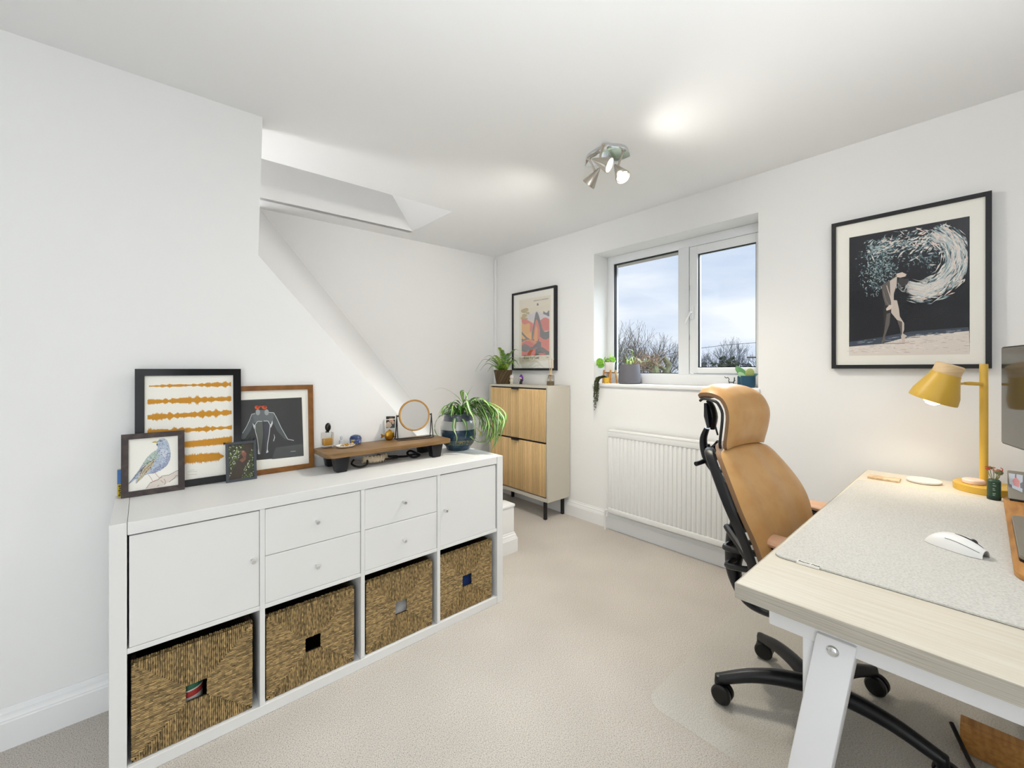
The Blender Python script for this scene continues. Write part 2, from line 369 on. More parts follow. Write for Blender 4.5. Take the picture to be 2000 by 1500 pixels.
for q in ((sx0+s, sx1-s, sz0+s*.72, sz0+s*.72+.005), (sx0+s, sx1-s, sz1-s-.005, sz1-s)): box(b, q[0], q[1], sy0+.012, sy0+.03, q[2], q[3])
mk('gasket', b, blackp_m, W)
b = B()                                                            # handle on the casement
box(b, .332, .358, sy0-.014, sy0, 1.565, 1.655, .004); tube(b, [(.345, sy0-.012, 1.61), (.345, sy0-.03, 1.61), (.318, sy0-.036, 1.565), (.306, sy0-.036, 1.53)], [.008, .008, .007, .006], 8)
mk('handle', b, upvc_m, W)
b = B()
for z in (1.79, 1.44): box(b, .3155, .3245, y0+.005, y0+.03, z-.018, z+.018, .002)
mk('hinge', b, blackp_m, W)
b = B(); box(b, .316, .3235, y0+.006, y0+.02, 1.2, WZ1-.07); mk('locking_strip', b, chrome_m, W)
b = B(); box(b, WX0-.012, WX1+.012, YW-.014, YF+.01, 1.082, ZB, .006, 3); struct('windowsill', b, gloss_m)['kind'] = 'structure'
bpy.data.objects['windowsill'].name = 'trim_3'
# unseen back window, and a door slab added behind the side fill lamp
b = B(); box(b, -.40, .40, YB, YB+.03, .86, 2.24, .006); struct('window_2', b, upvc_m)
b = B(); box(b, XR-.03, XR, -1.64, -.26, .02, 2.13, .006); struct('added_door_1', b, upvc_m)
# eaves just outside, roof edge above the window
b = B(); box(b, -2.2, .55, YW+.3, YW+.72, 2.19, 2.30, .01); struct('trim_4', b, mat('brown_eaves', S('#8d8379'), .7))
# ------------------------------------------------------------------ outside
b = B(); box(b, -90, 60, 6, 160, -3.3, -3.2); struct('ground', b, mat('grass_field', S('#8a9270'), .95, noise=(.3, S('#a8a38c'), .4, .7)))['kind'] = 'structure'
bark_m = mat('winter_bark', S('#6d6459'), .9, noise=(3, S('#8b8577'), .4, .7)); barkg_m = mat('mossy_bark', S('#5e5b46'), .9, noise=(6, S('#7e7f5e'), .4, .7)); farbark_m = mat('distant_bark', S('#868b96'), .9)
def grow(bm, p, d, r, ln, dep, rnd, spread, up=.25, rmin=.004):
    pts = [p]; dd = d.normalized(); n = 3
    for i in range(n):
        dd = (dd+V((rnd.uniform(-.16, .16), rnd.uniform(-.16, .16), rnd.uniform(-.05, .12)))).normalized(); pts.append(pts[-1]+dd*(ln/n))
    r2 = max(r*.62, rmin); tube(bm, pts, [r, r*.88, r*.74, r2], 3 if r < .06 else 6, cap=False)
    if dep <= 0: return
    k = rnd.choice((2, 3, 3)) if dep > 1 else 3
    for j in range(k):
        a = rnd.uniform(0, 2*PI); x, y = frame_of(dd); sp = rnd.uniform(.5, 1)*spread
        nd = (dd+(x*math.cos(a)+y*math.sin(a))*sp+UP*up*rnd.uniform(0, 1)).normalized()
        grow(bm, pts[-1] if j < 2 else pts[-2], nd, r2*rnd.uniform(.75, .95), ln*rnd.uniform(.68, .86), dep-1, rnd, spread, up, rmin)
def bare_tree(px, dist, top_py, seed, label, m, dep=7, trunk=.22, spread=.75, lean=0, rmin=.012, group=None):
    p = CAM+ray(px, PY0)*dist; zt = CAM.z+(PY0-top_py)/FPX*dist; base = V((p.x, p.y, -3.2)); H = zt+3.2
    t = thing('bare_tree', base, label, 'tree', group); rnd = random.Random(seed)
    b = B(); hh = H*.26; tube(b, [base, base+V((lean*.4, 0, hh*.5)), base+V((lean, 0, hh))], [trunk*1.25, trunk, trunk*.85], 8); mk('trunk', b, m, t)
    b = B()
    for j in range(4):
        a = rnd.uniform(0, 2*PI); grow(b, base+V((lean, 0, hh*.97)), V((math.cos(a)*.55, math.sin(a)*.55, 1)), trunk*.6, H*.235, dep-1, rnd, spread, .3, rmin)
    br = mk('branches', b, m, t, normals=False); br['kind'] = 'stuff'
bare_tree(1262, 17, 655, 3, 'large bare winter tree filling the lower left pane of the window', bark_m, 6, .2, .62, rmin=.006)
bare_tree(1208, 21, 650, 8, 'bare tree cut by the left edge of the window, behind the potted plants', bark_m, 6, .2, .6, rmin=.007)
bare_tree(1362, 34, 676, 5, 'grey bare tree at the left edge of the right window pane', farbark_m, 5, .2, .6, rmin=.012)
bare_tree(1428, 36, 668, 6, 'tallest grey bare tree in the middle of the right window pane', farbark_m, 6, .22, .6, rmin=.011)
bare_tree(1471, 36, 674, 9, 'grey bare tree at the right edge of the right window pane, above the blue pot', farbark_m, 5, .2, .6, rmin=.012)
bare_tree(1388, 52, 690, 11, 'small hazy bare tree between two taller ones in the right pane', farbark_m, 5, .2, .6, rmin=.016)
# lopped mossy tree close to the house
t = thing('lopped_tree', (CAM+ray(1281, PY0)*9)*1.0, 'lopped mossy tree with thick cut limbs low in the left pane', 'tree'); t.location.z = -3.2
b = B(); c = pd(1281, 740, 9)
tube(b, [V((c.x, c.y, -3.2)), pd(1281, 745, 9), pd(1278, 722, 9), pd(1274, 706, 9)], [.22, .13, .10, .085], 8)
mk('trunk', b, barkg_m, t)
b = B(); tube(b, [pd(1301, 760, 9.2), pd(1301, 726, 9.2), pd(1306, 712, 9.2), pd(1296, 698, 9.2)], [.10, .08, .07, .05], 8); tube(b, [pd(1298, 722, 9.1), pd(1290, 716, 9.1), pd(1278, 712, 9)], [.05, .045, .05], 6)
tube(b, [pd(1278, 716, 9), pd(1288, 705, 9.1), pd(1297, 697, 9.1)], [.022, .018, .012], 5); tube(b, [pd(1274, 708, 9), pd(1262, 705, 9), pd(1250, 709, 8.9)], [.05, .035, .02], 6)
mk('limb', b, barkg_m, t)
rnd = random.Random(4); b = B()
for i in range(230):
    p = pd(rnd.gauss(1264, 15), rnd.gauss(711, 7), rnd.uniform(8.6, 9.4)); d = V((rnd.uniform(-1, 1), rnd.uniform(-1, 1), rnd.uniform(-.3, 1))).normalized()
    tube(b, [p, p+d*rnd.uniform(.1, .25)], [.008, .003], 3, cap=False)
tw = mk('twigs', b, mat('reddish_twigs', S('#7d6552'), .9), t, normals=False); tw['kind'] = 'stuff'
# evergreen clumps and hedge on the horizon
shrub_m = mat('evergreen_leaves', S('#4b5446'), .9, noise=(2, S('#6c7360'), .4, .7))
def shrub(pxs, dist, top, w, seed, label, name='evergreen_shrub', n=1500):
    p = CAM+ray(pxs, PY0)*dist; zt = CAM.z+(PY0-top)/FPX*dist; rnd = random.Random(seed); b = B(); zb = -3.2; cz = (zt+zb)/2
    for i in range(n):
        a, e = rnd.uniform(0, 2*PI), math.acos(rnd.uniform(-1, 1)); k = rnd.uniform(.72, 1.0)*(1+.12*math.sin(a*5+seed)*math.sin(e*3))
        q = V((p.x+w*k*math.sin(e)*math.cos(a), p.y+w*k*math.sin(e)*math.sin(a), cz+(zt-cz)*k*math.cos(e))); s = dist*.0055*rnd.uniform(.7, 1.3)
        x, y = frame_of(V((rnd.gauss(0, 1), rnd.gauss(0, 1), rnd.gauss(0, 1)))); b.faces.new([b.verts.new(q+x*s), b.verts.new(q+y*s*.7), b.verts.new(q-x*s), b.verts.new(q-y*s*.7)])
    o = mk(name, b, shrub_m, None, normals=False, smooth=False); recentre(o); tag(o, label, 'shrub')
shrub(1418, 30, 699, 1.5, 2, 'rounded dark evergreen shrub below the tallest grey tree')
shrub(1371, 41, 711, .9, 3, 'small dark evergreen clump at the bottom left of the right pane')
shrub(1457, 38, 712, 1.2, 4, 'low dark hedge clump behind the blue pot')
shrub(1228, 15, 704, 1.1, 5, 'brownish shrub behind the grey pot outside the left pane')
# overhead cable
b = B(); tube(b, [pd(1270, 700, 26), pd(1345, 683, 25.5), pd(1420, 673.5, 25), pd(1486.5, 668.6, 24.36)], .012, 4)
o = mk('overhead_cable', b, blackp_m); recentre(o); tag(o, 'thin black overhead cable crossing the sky in the right pane', 'cable')
q = pd(1488, 668.5, 24.5); t = thing('utility_pole', (q.x, q.y, -3.2), 'wooden pole with a cross-arm at the right edge of the right pane', 'pole')
b = B(); tube(b, [V((q.x, q.y, -3.2)), V((q.x, q.y, q.z+.06))], [.13, .10], 10); mk('post', b, bark_m, t)
b = B(); e0, e1 = pd(1459, 698, 24.4), pd(1517, 698, 24.4); tube(b, [e0, e1], .05, 6); mk('cross_arm', b, bark_m, t)
# ================================================================== LOW CUBE SHELVING UNIT (front x = 0, y 0..1.465)
UW, UH, UD, EP, DV = 1.465, .765, .39, .038, .0157
CW = (UW-2*EP-3*DV)/4; CH = (UH-2*EP-DV)/2; ZS0 = EP+CH; ZS1 = ZS0+DV
u = thing('shelving_unit', (-UD/2, UW/2, 0), 'long low white cube storage unit with doors, drawers and baskets along the left wall', 'shelving unit')
for y in (0, UW-EP):
    b = B(); box(b, -UD, 0, y, y+EP, 0, UH, .0015, 1); mk('side_panel', b, lam_m, u)
b = B(); box(b, -UD, -.001, EP+.001, UW-EP-.001, UH-EP, UH-.0008, .0015, 1); mk('top_panel', b, lam_m, u)
b = B(); box(b, -UD, -.001, EP, UW-EP, 0, EP, .0015, 1); mk('bottom_panel', b, lam_m, u)
cols = [(EP+i*(CW+DV), EP+i*(CW+DV)+CW) for i in range(4)]
for i in range(3):
    b = B(); box(b, -UD+.004, -.002, cols[i][1], cols[i][1]+DV, EP, UH-EP, .001, 1); mk('divider', b, lam_m, u)
for c0, c1 in cols:
    b = B(); box(b, -UD+.004, -.003, c0, c1, ZS0, ZS1, .001, 1); mk('shelf', b, lam_m, u)
b = B(); box(b, -UD, -UD+.004, EP, UW-EP, EP, UH-EP); mk('back_panel', b, lam_m, u)
def knob(y, z, par):
    b = B(); lathe(b, [(0, 0), (.0045, 0), (.0045, .012), (.007, .016), (.0075, .024), (.006, .0265), (0, .0265)], (-.0035, y, z), 16, (1, 0, 0)); mk('knob', b, knob_m, par)
for i, side in ((0, 1), (3, 0)):
    c0, c1 = cols[i]; b = B(); box(b, -.021, -.004, c0+(.0045 if i == 0 else .001), c1-(.001 if i == 0 else .0075), ZS1+.001, UH-EP-.004, .0012, 1)
    d = mk('door', b, lam_m, u); knob(c1-.022 if side else c0+.022, (ZS1+UH-EP)/2, d)
for i in (1, 2):
    c0, c1 = cols[i]; zm = (ZS1+UH-EP)/2
    for za, zb in ((ZS1+.001, zm-.001), (zm+.001, UH-EP-.003)):
        b = B(); box(b, -.021, -.004, c0+.001, c1-.0015, za, zb, .0012, 1); d = mk('drawer', b, lam_m, u); knob((c0+c1)/2, (za+zb)/2, d)
# ------------------------------------------------------------------ seagrass baskets
def make_basket(y0, y1, label):
    z0, z1, xf, xb = EP+.001, EP+.298, -.012, -.372; w, h = y1-y0, z1-z0; cy, cz = (y0+y1)/2, z0+h*.47; hw, hh = .027, .027
    t = thing('woven_basket', ((xf+xb)/2, cy, z0), label, 'basket', None); rnd = random.Random(7)
    b = B()                                                       # front wall backing with the square handle hole
    for q in ((y0, cy-hw, z0, z1), (cy+hw, y1, z0, z1), (cy-hw, cy+hw, z0, cz-hh), (cy-hw, cy+hw, cz+hh, z1)): box(b, xf-.012, xf-.005, q[0]+.002, q[1]-(.002 if q[1] == y1 else -.001), q[2], q[3]-.001)
    mk('front_wall', b, seadark_m, t, smooth=False)
    b = B()
    def strand(pts, r):
        st = len(b.faces); k = max(3, int((V(pts[1])-V(pts[0])).length/.0105)+2); P = [V(pts[0]).lerp(V(pts[1]), i/(k-1)) for i in range(k)]; ph = rnd.uniform(0, 6)
        ln = (V(pts[1])-V(pts[0])).length
        if ln < .006: return
        P = [p+V((rnd.uniform(-.0012, .0012), rnd.uniform(-.0007, .0007), rnd.uniform(-.0007, .0007))) for p in P]
        tube(b, P, [r*(1+.20*math.sin(ph+i*3.0)) for i in range(k)], 5, cap=False)
        lay = b.loops.layers.float_color.get('Col') or b.loops.layers.float_color.new('Col')
        b.faces.ensure_lookup_table(); base = rnd.uniform(.75, 1.15)
        fs = b.faces[st:]
        for s in range(k-1):
            c = base*rnd.uniform(.55, 1.4); cc = (.36*c, .245*c, .105*c, 1)
            for f in fs[s*5:(s+1)*5]:
                for l in f.loops: l[lay] = cc
    n = 56
    hy0, hy1, hz0, hz1 = cy-hw, cy+hw, cz-hh, cz+hh
    for i in range(n):                                              # four sectors of cord meeting on the diagonals
        s = (i+.5)/n
        z = z0+h*s; zin = (z-z0)/(hz0-z0) if z < hz0 else ((z1-z)/(z1-hz1) if z > hz1 else 1); zin = min(1, zin)
        strand([(xf-.004, y0+.001, z), (xf-.003, y0+(hy0-y0)*zin, z)], .0026); strand([(xf-.003, y1-(y1-hy1)*zin, z), (xf-.004, y1-.001, z)], .0026)
        y = y0+w*s; yin = (y-y0)/(hy0-y0) if y < hy0 else ((y1-y)/(y1-hy1) if y > hy1 else 1); yin = min(1, yin)
        strand([(xf-.004, y, z0+.001), (xf-.003, y, z0+(hz0-z0)*yin)], .0026); strand([(xf-.003, y, z1-(z1-hz1)*yin), (xf-.004, y, z1)], .0026)
        strand([(xf-.003, y, z1), (xf-.02, y, z1+.001)], .0026)
    o = mk('front_weave', b, seagrass_m, t, normals=False); o['kind'] = 'stuff'
    b = B(); box(b, xb, xf-.012, y0, y0+.01, z0, z1-.004, .003); box(b, xb, xf-.012, y1-.01, y1, z0, z1-.004, .003); box(b, xb, xb+.01, y0+.01, y1-.01, z0, z1-.004, .003)
    mk('side_wall', b, seadark_m, t)
    b = B(); box(b, xb+.01, xf-.012, y0+.01, y1-.01, z0, z0+.01); mk('base', b, seadark_m, t, smooth=False)
    return t
bw = CW-.027
bk = make_basket(cols[0][0]+.008, cols[0][0]+.008+bw, 'seagrass basket at the left end of the white unit, nearest the skirting board')
labs = ['second seagrass basket from the left, under the first pair of drawers', 'seagrass basket third from the left with white cloth showing in its hole', 'seagrass basket at the right end with blue cloth showing in its hole']
for i, off in ((1, .002), (2, .006), (3, .0)):
    c = copy_tree(bk); c.location.y += (cols[i][0]-cols[0][0])+off-.005; c['label'] = labs[i-1]
    for o in (c,): o['category'] = 'basket'
for o in [o for o in COL.objects if o.get('category') == 'basket']: o['group'] = 'seagrass baskets in the lower cubes'
def bundle(name, y, col, label, cat, z=.09, dz=.12):
    b = B(); ball(b, (-.10, y, EP+.0125+dz/2), (.06, .10, dz/2), 18, 10); rnd = random.Random(int(y*100))
    for v in b.verts: v.co += V((rnd.uniform(-.006, .006), rnd.uniform(-.006, .006), rnd.uniform(-.004, .004)))
    o = mk(name, b, mat(name+'_cloth', col, .9, bump=(80, .3, .004)), None, sharp=80); recentre(o); tag(o, label, cat)
bundle('folded_cloth', (cols[2][0]+cols[2][1])/2, S('#e6e3de'), 'bundle of white cloth inside the third basket from the left', 'cloth', dz=.135)
bundle('folded_cloth', (cols[3][0]+cols[3][1])/2, S('#2c4680'), 'bundle of dark blue cloth inside the basket at the right end', 'cloth', dz=.15)
b = B(); lathe(b, [(0, 0), (.036, 0), (.038, .004), (.038, .16), (.03, .168), (0, .168)], (-.07, cols[0][0]+.145, EP+.0115), 20)
o = mk('small_tub', b, mat('tub_plastic', S('#d9d6cf'), .4), None); recentre(o); t = tag(o, 'white tub with a red and green band inside the leftmost basket', 'tub')
for nm, z, cc in (('band', .105, '#b03a35'), ('band', .128, '#2f6a4f')):
    b = B(); lathe(b, [(.0385, z), (.0388, z), (.0388, z+.018), (.0385, z+.018)], (0, 0, 0), 20); mk(nm, b, mat('tub_band'+cc, S(cc), .5), o)

# ================================================================== FRAMED PICTURES
class Print:
    """flat printed shapes: pixel outlines carried onto the picture's own plane, later layers a hair above earlier ones"""
    def __init__(s, P, n): s.P, s.n, s.q = P, n, []
    def poly(s, pts, col, k=1): s.q.append((k, len(s.q), pts, S(col) if isinstance(col, str) else col))
    def line(s, pts, w, col, k=2):
        for i in range(len(pts)-1):
            (x0, y0), (x1, y1) = pts[i], pts[i+1]; d = math.hypot(x1-x0, y1-y0) or 1; ww = w if not isinstance(w, (list, tuple)) else None
            w0 = ww if ww else w[i]; w1 = ww if ww else w[i+1]; nx, ny = -(y1-y0)/d/2, (x1-x0)/d/2
            s.poly([(x0+nx*w0, y0+ny*w0), (x1+nx*w1, y1+ny*w1), (x1-nx*w1, y1-ny*w1), (x0-nx*w0, y0-ny*w0)], col, k)
    def spot(s, x, y, rx, ry, col, k=2, n=8, rot=0):
        s.poly([(x+rx*math.cos(a)*math.cos(rot)-ry*math.sin(a)*math.sin(rot), y+rx*math.cos(a)*math.sin(rot)+ry*math.sin(a)*math.cos(rot)) for a in (2*PI*i/n for i in range(n))], col, k)
    def done(s, par, name='print'):
        b = B(); st = 4.5e-7 if len(s.q) > 900 else 1.2e-6
        for i, (k, j, pts, col) in enumerate(sorted(s.q, key=lambda e: (e[0], e[1]))):
            f0 = len(b.faces); vs = [b.verts.new(onp(p[0], p[1], s.P, s.n)+s.n*(.00005+st*i)) for p in pts]
            b.faces.new(vs); paint(b, f0, col)
        o = mk(name, b, print_m, par, smooth=False, normals=False); o['kind'] = 'stuff'; return o
def picture(name, O, u, v, w, h, bd, dep, fm, label, cat='picture frame', group=None, lip=.0, bvl=.0015):
    u, v = V(u).normalized(), V(v).normalized(); n = u.cross(v); O = V(O)
    t = thing(name, O+u*(w/2), label, cat, group)
    b = B()
    C4 = [O, O+u*w, O+u*w+v*h, O+v*h]; I4 = [O+u*bd+v*bd, O+u*(w-bd)+v*bd, O+u*(w-bd)+v*(h-bd), O+u*bd+v*(h-bd)]
    for i in range(4):
        j = (i+1) % 4; prism(b, [C4[i], C4[j], I4[j], I4[i]], -n*dep)
    bmesh.ops.remove_doubles(b, verts=b.verts[:], dist=1e-6)
    mk('frame', b, fm, t, sharp=20)
    b = B(); obox(b, I4[0]-u*.002-v*.002-n*(dep-.001), u*(w-2*bd+.004), v*(h-2*bd+.004), n*(dep-.0085)); mk('mount', b, mount_m, t, smooth=False)
    b = B(); obox(b, I4[0]-u*.001-v*.001-n*.0055, u*(w-2*bd+.002), v*(h-2*bd+.002), n*.0015); mk('glass', b, glass_m, t, smooth=False)
    return t, Print(O-n*.0074, n), (O, u, v, n, I4)
def crop(ox, oy, sc): return lambda x, y: (ox+x/sc, oy+y/sc)
def lean(a): return V((-math.sin(R(a)), 0, math.cos(R(a))))
ZK = UH
# --- golden sound-wave print in a black frame
xb = -.366; ya = on(263, 962, 'x', xb).y; yb = on(472, 935, 'x', xb).y
t, P, F = picture('picture_frame', (xb, ya, ZK+.0005), (0, 1, 0), lean(2.5), yb-ya, .455, .026, .018, blackframe_m, 'tall black frame with rows of golden sound waves, leaning on the wall')
c1 = crop(200, 680, 4.411); rnd = random.Random(1); wob = lambda s, k: .72+.42*abs(math.sin(s*23+k*1.7)*math.sin(s*41+k))+.2*math.sin(s*67+k*3)
def wave(x0, yA, x1, yB, amp, seed):
    rnd = random.Random(seed); n = 190; pts_t, pts_b = [], []
    for i in range(n+1):
        s = i/n; x = x0+(x1-x0)*s; y = yA+(yB-yA)*s; a = amp(s)*(wob(s, seed) if seed < 5 else .9)*(.82+rnd.uniform(-.1, .1)+(rnd.uniform(.1, .6) if i % 2 else 0)); pts_t.append((x, y-a)); pts_b.append((x, y+a*rnd.uniform(.9, 1.1)))
    for i in range(n): P.poly([c1(*pts_b[i]), c1(*pts_b[i+1]), c1(*pts_t[i+1]), c1(*pts_t[i])], '#d2952d', 2)
wave(402, 328, 1108, 311, lambda s: 6+6*math.sin(s*6)**2+13*s*s, 1); wave(388, 463, 1110, 435, lambda s: 24-5*math.sin(s*9), 2)
wave(388, 596, 1113, 553, lambda s: 25+4*math.sin(s*11), 3); wave(388, 728, 1116, 682, lambda s: 27-13*s+4*math.sin(s*20), 4)
wave(388, 862, 1118, 792, lambda s: 40-10*math.sin(s*3), 5); wave(388, 985, 1045, 930, lambda s: (38-4*math.sin(s*7))*(1 if s < .93 else (1-s)/.07*.8+.2), 6)
for y, x0, x1 in ((1052, 748, 792), (1066, 735, 815), (1090, 735, 815)): P.line([c1(x0, y), c1(x1, y-5)], .35, '#9a9384')
P.done(t)
# --- crouching figure photograph in a cherry frame
xb = -.386; ya = on(468, 934, 'x', xb).y; yb = on(614, 911, 'x', xb).y; ya = max(ya, -1)
t, P, F = picture('picture_frame', (xb, ya-.055, ZK+.0005), (0, 1, 0), lean(3.2), yb-ya+.055, .382, .021, .012, cherry_m, 'brown wooden frame with a dark photograph of a crouching figure')
c = crop(460, 740, 7.894)
P.poly([c(-60, 1290), c(1052, 1187), c(1020, 285), c(-60, 335)], '#474848', 1)
P.poly([c(560, 1240), c(1052, 1187), c(1045, 1000), c(620, 1060)], '#5a5c5c', 2)
body = '#74787a'; hi = '#d4d8d8'; dk = '#2b2e30'
P.poly([c(310, 480), c(500, 480), c(500, 520), c(590, 520), c(640, 600), c(560, 680), c(480, 660), c(340, 660), c(270, 690), c(215, 640), c(250, 545), c(310, 520)], body, 3)
P.poly([c(250, 540), c(215, 640), c(175, 740), c(110, 830), c(60, 930), c(140, 930), c(230, 800), c(290, 650)], '#64686a', 3)
P.poly([c(600, 530), c(645, 620), c(690, 730), c(760, 840), c(810, 930), c(760, 930), c(640, 800), c(570, 660)], '#5f6366', 3)
P.poly([c(300, 700), c(330, 655), c(415, 655), c(425, 860), c(390, 1160), c(350, 1160), c(330, 900)], '#686b66', 4)
P.poly([c(435, 655), c(510, 655), c(540, 720), c(515, 860), c(490, 1140), c(465, 1140), c(445, 860)], '#4e5158', 4)
P.line([c(300, 535), c(250, 545), (c(215, 640)), c(165, 745), c(105, 840)], 1.0, hi, 5); P.line([c(510, 515), c(590, 522), c(640, 615), c(700, 745), c(760, 850), c(805, 930), c(900, 950)], 1.1, hi, 5)
P.line([c(410, 655), c(340, 655), c(302, 705), c(305, 800), c(340, 940), c(355, 1080), c(365, 1150)], 1.2, hi, 6); P.line([c(435, 650), c(500, 650), c(535, 710), c(520, 850), c(495, 1000), c(488, 1130)], 1.3, hi, 6)
P.poly([c(345, 1080), c(380, 1160), c(345, 1160)], hi, 6); P.poly([c(490, 1070), c(508, 1130), c(470, 1145)], hi, 6); P.poly([c(262, 680), c(300, 720), c(290, 780), c(275, 740)], hi, 6); P.poly([c(570, 640), c(575, 690), c(545, 755), c(530, 720)], hi, 6)
P.poly([c(590, 845), c(610, 900), c(590, 960), c(580, 960), c(600, 900)], hi, 6); P.spot(*c(345, 515), 4.5, 6, '#a9adad', 5); P.spot(*c(480, 515), 4.5, 6, '#a9adad', 5)
for x in (335, 445): P.spot(*c(x, 440), 5.2, 3.8, '#d9603a', 7); P.spot(*c(x+8, 430), 2.5, 2, '#a83a22', 8)
P.line([c(370, 425), c(420, 425)], 2, '#c9573a', 6); P.line([c(850, 1118), c(925, 1112)], .8, '#b9bdbd', 6); P.line([c(830, 1130), c(945, 1120)], .35, '#8a8e8e', 6)
P.done(t)
# --- starling drawing in a dark wood frame
xb = -.333; ya = on(236, 973, 'x', xb).y; yb = on(361, 955, 'x', xb).y
t, P, F = picture('picture_frame', (xb, ya, ZK+.0005), (0, 1, 0), lean(5), yb-ya, .222, .019, .013, darkwood_m, 'dark wood frame with a drawing of a starling, in front of the golden wave print')
c = crop(220, 820, 9.375); rnd = random.Random(3)
B1 = [(810, 400), (860, 350), (920, 338), (990, 365), (1030, 440), (1050, 540), (1065, 620), (1050, 730), (1000, 830), (900, 910), (820, 950), (740, 985), (660, 990), (600, 1010), (520, 1090), (420, 1170), (430, 1080), (340, 1150), (275, 1180), (380, 1050), (480, 920), (540, 820), (620, 700), (720, 600), (800, 555), (830, 500), (800, 450)]
P.poly([c(*p) for p in B1], '#bcc7d6', 1)
P.poly([c(*p) for p in ((720, 600), (800, 560), (850, 640), (800, 720), (640, 830), (540, 830), (620, 700))], '#b9cabd', 2)
P.poly([c(*p) for p in ((880, 530), (1000, 560), (1020, 640), (960, 690), (870, 640))], '#d6dbe6', 2)
P.poly([c(*p) for p in ((780, 720), (740, 830), (640, 960), (520, 1080), (430, 1170), (500, 960), (600, 830))], '#d3c29a', 2)
P.poly([c(*p) for p in ((640, 800), (560, 900), (480, 1060), (520, 900))], '#8d7a64', 3)
P.poly([c(*p) for p in ((1000, 600), (1062, 600), (1050, 730), (1000, 830), (900, 910), (760, 980), (660, 985), (780, 880), (950, 780))], '#a3aac6', 2)
def inside(p, poly):
    r = False; j = len(poly)-1
    for i in range(len(poly)):
        if (poly[i][1] > p[1]) != (poly[j][1] > p[1]) and p[0] < (poly[j][0]-poly[i][0])*(p[1]-poly[i][1])/(poly[j][1]-poly[i][1])+poly[i][0]: r = not r
        j = i
    return r
k = 0
while k < 420:
    p = (rnd.uniform(400, 1065), rnd.uniform(340, 1100))
    if not inside(p, B1): continue
    k += 1; P.spot(*c(*p), rnd.uniform(.5, 1.3), rnd.uniform(.35, .7), rnd.choice(['#5d658a', '#7c87a6', '#f2f4f8', '#8b9cb4', '#94a69e', '#4f5778', '#dfe5ee', '#eef1f6']), 4, 6, rnd.uniform(0, 3))
P.poly([c(710, 412), c(790, 385), c(812, 400), c(800, 425)], '#d6c04c', 5); P.poly([c(710, 412), c(760, 402), c(765, 416)], '#7c7a3a', 6); P.line([c(815, 400), c(870, 385), c(915, 382)], .8, '#33405a', 6); P.spot(*c(880, 388), 1.2, .9, '#1d2433', 7); P.spot(*c(815, 455), 1.4, 1.6, '#3f4c6b', 6)
for q in ([(770, 720), (560, 830), (300, 1180)], [(760, 760), (600, 900), (440, 1160)], [(700, 860), (600, 960), (540, 1060)], [(530, 900), (420, 1040), (280, 1180)]): P.line([c(*p) for p in q], [.9, .6, .3], '#4d4650', 5)
for q in ([(650, 1000), (700, 1060), (735, 1130), (700, 1160)], [(735, 1130), (790, 1110)], [(770, 960), (820, 1030), (860, 1060), (910, 1050)]): P.line([c(*p) for p in q], .7, '#b9736a', 5)
P.poly([c(*p) for p in ((610, 1260), (700, 1150), (880, 1040), (1040, 1010), (1222, 910), (1225, 1040), (1020, 1140), (950, 1190), (900, 1215), (800, 1235))], '#e7ddd2', 1)
for q in ([(610, 1260), (690, 1150), (830, 1100), (900, 1030), (1030, 1010), (1222, 910)], [(950, 1190), (970, 1130), (940, 1080)], [(1030, 1140), (1140, 1060), (1150, 1030), (1222, 1015)], [(880, 1110), (930, 1150)], [(820, 1220), (850, 1190)]): P.line([c(*p) for p in q], .75, '#6d5b57', 3)
P.done(t)
# --- small snapshot of a tree with a squirrel in a slate frame
xb = -.330; ya = on(442, 943, 'x', xb).y; yb = on(502, 935, 'x', xb).y
t, P, F = picture('picture_frame', (xb, ya, ZK+.0005), (0, 1, 0), lean(8), yb-ya, .158, .0095, .009, greyframe_m, 'small slate-grey frame with a snapshot of a tree trunk and leaves')
o0, uu, vv, nn, I4 = F; c = crop(200, 680, 4.411)
P.poly([c(1070, 835), c(1300, 806), c(1312, 1110), c(1082, 1142)], '#4f4f40', 1)
rnd = random.Random(5)
for i in range(520):
    x = rnd.uniform(1078, 1300); y = rnd.uniform(835, 1125)
    P.spot(*c(x, y), rnd.uniform(.7, 1.8), rnd.uniform(.5, 1.2), rnd.choice(['#5c6e38', '#7d9248', '#3b4628', '#96ab62', '#c9d2bc', '#2c3020', '#e2e6da', '#6b7d45']), 2, 6, rnd.uniform(0, 3))
P.poly([c(1085, 1140), c(1120, 1060), (c(1170, 960)), c(1200, 880), c(1235, 820), c(1290, 812), c(1275, 880), c(1262, 960), c(1220, 1040), c(1195, 1128)], '#4d443d', 3)
P.poly([c(1190, 905), c(1215, 880), c(1240, 900), c(1235, 960), c(1205, 985), c(1180, 965), c(1215, 940)], '#8c6150', 4); P.spot(*c(1212, 892), 3, 2.4, '#a87c68', 5)
for i in range(60): P.spot(*c(rnd.uniform(1140, 1260), rnd.uniform(900, 1110)), .5, 1.4, rnd.choice(['#3a332d', '#655a50', '#584d45']), 4, 5, .4)
P.done(t)
b = B(); tube(b, [o0+vv*.152-nn*.004-uu*.003, o0+vv*.160-nn*.004-uu*.003], .004, 8); mk('clip', b, blackp_m, t); b = B(); tube(b, [o0+vv*.155-nn*.004+uu*.094, o0+vv*.166-nn*.006+uu*.1], .0035, 6); mk('clip', b, blackp_m, t)
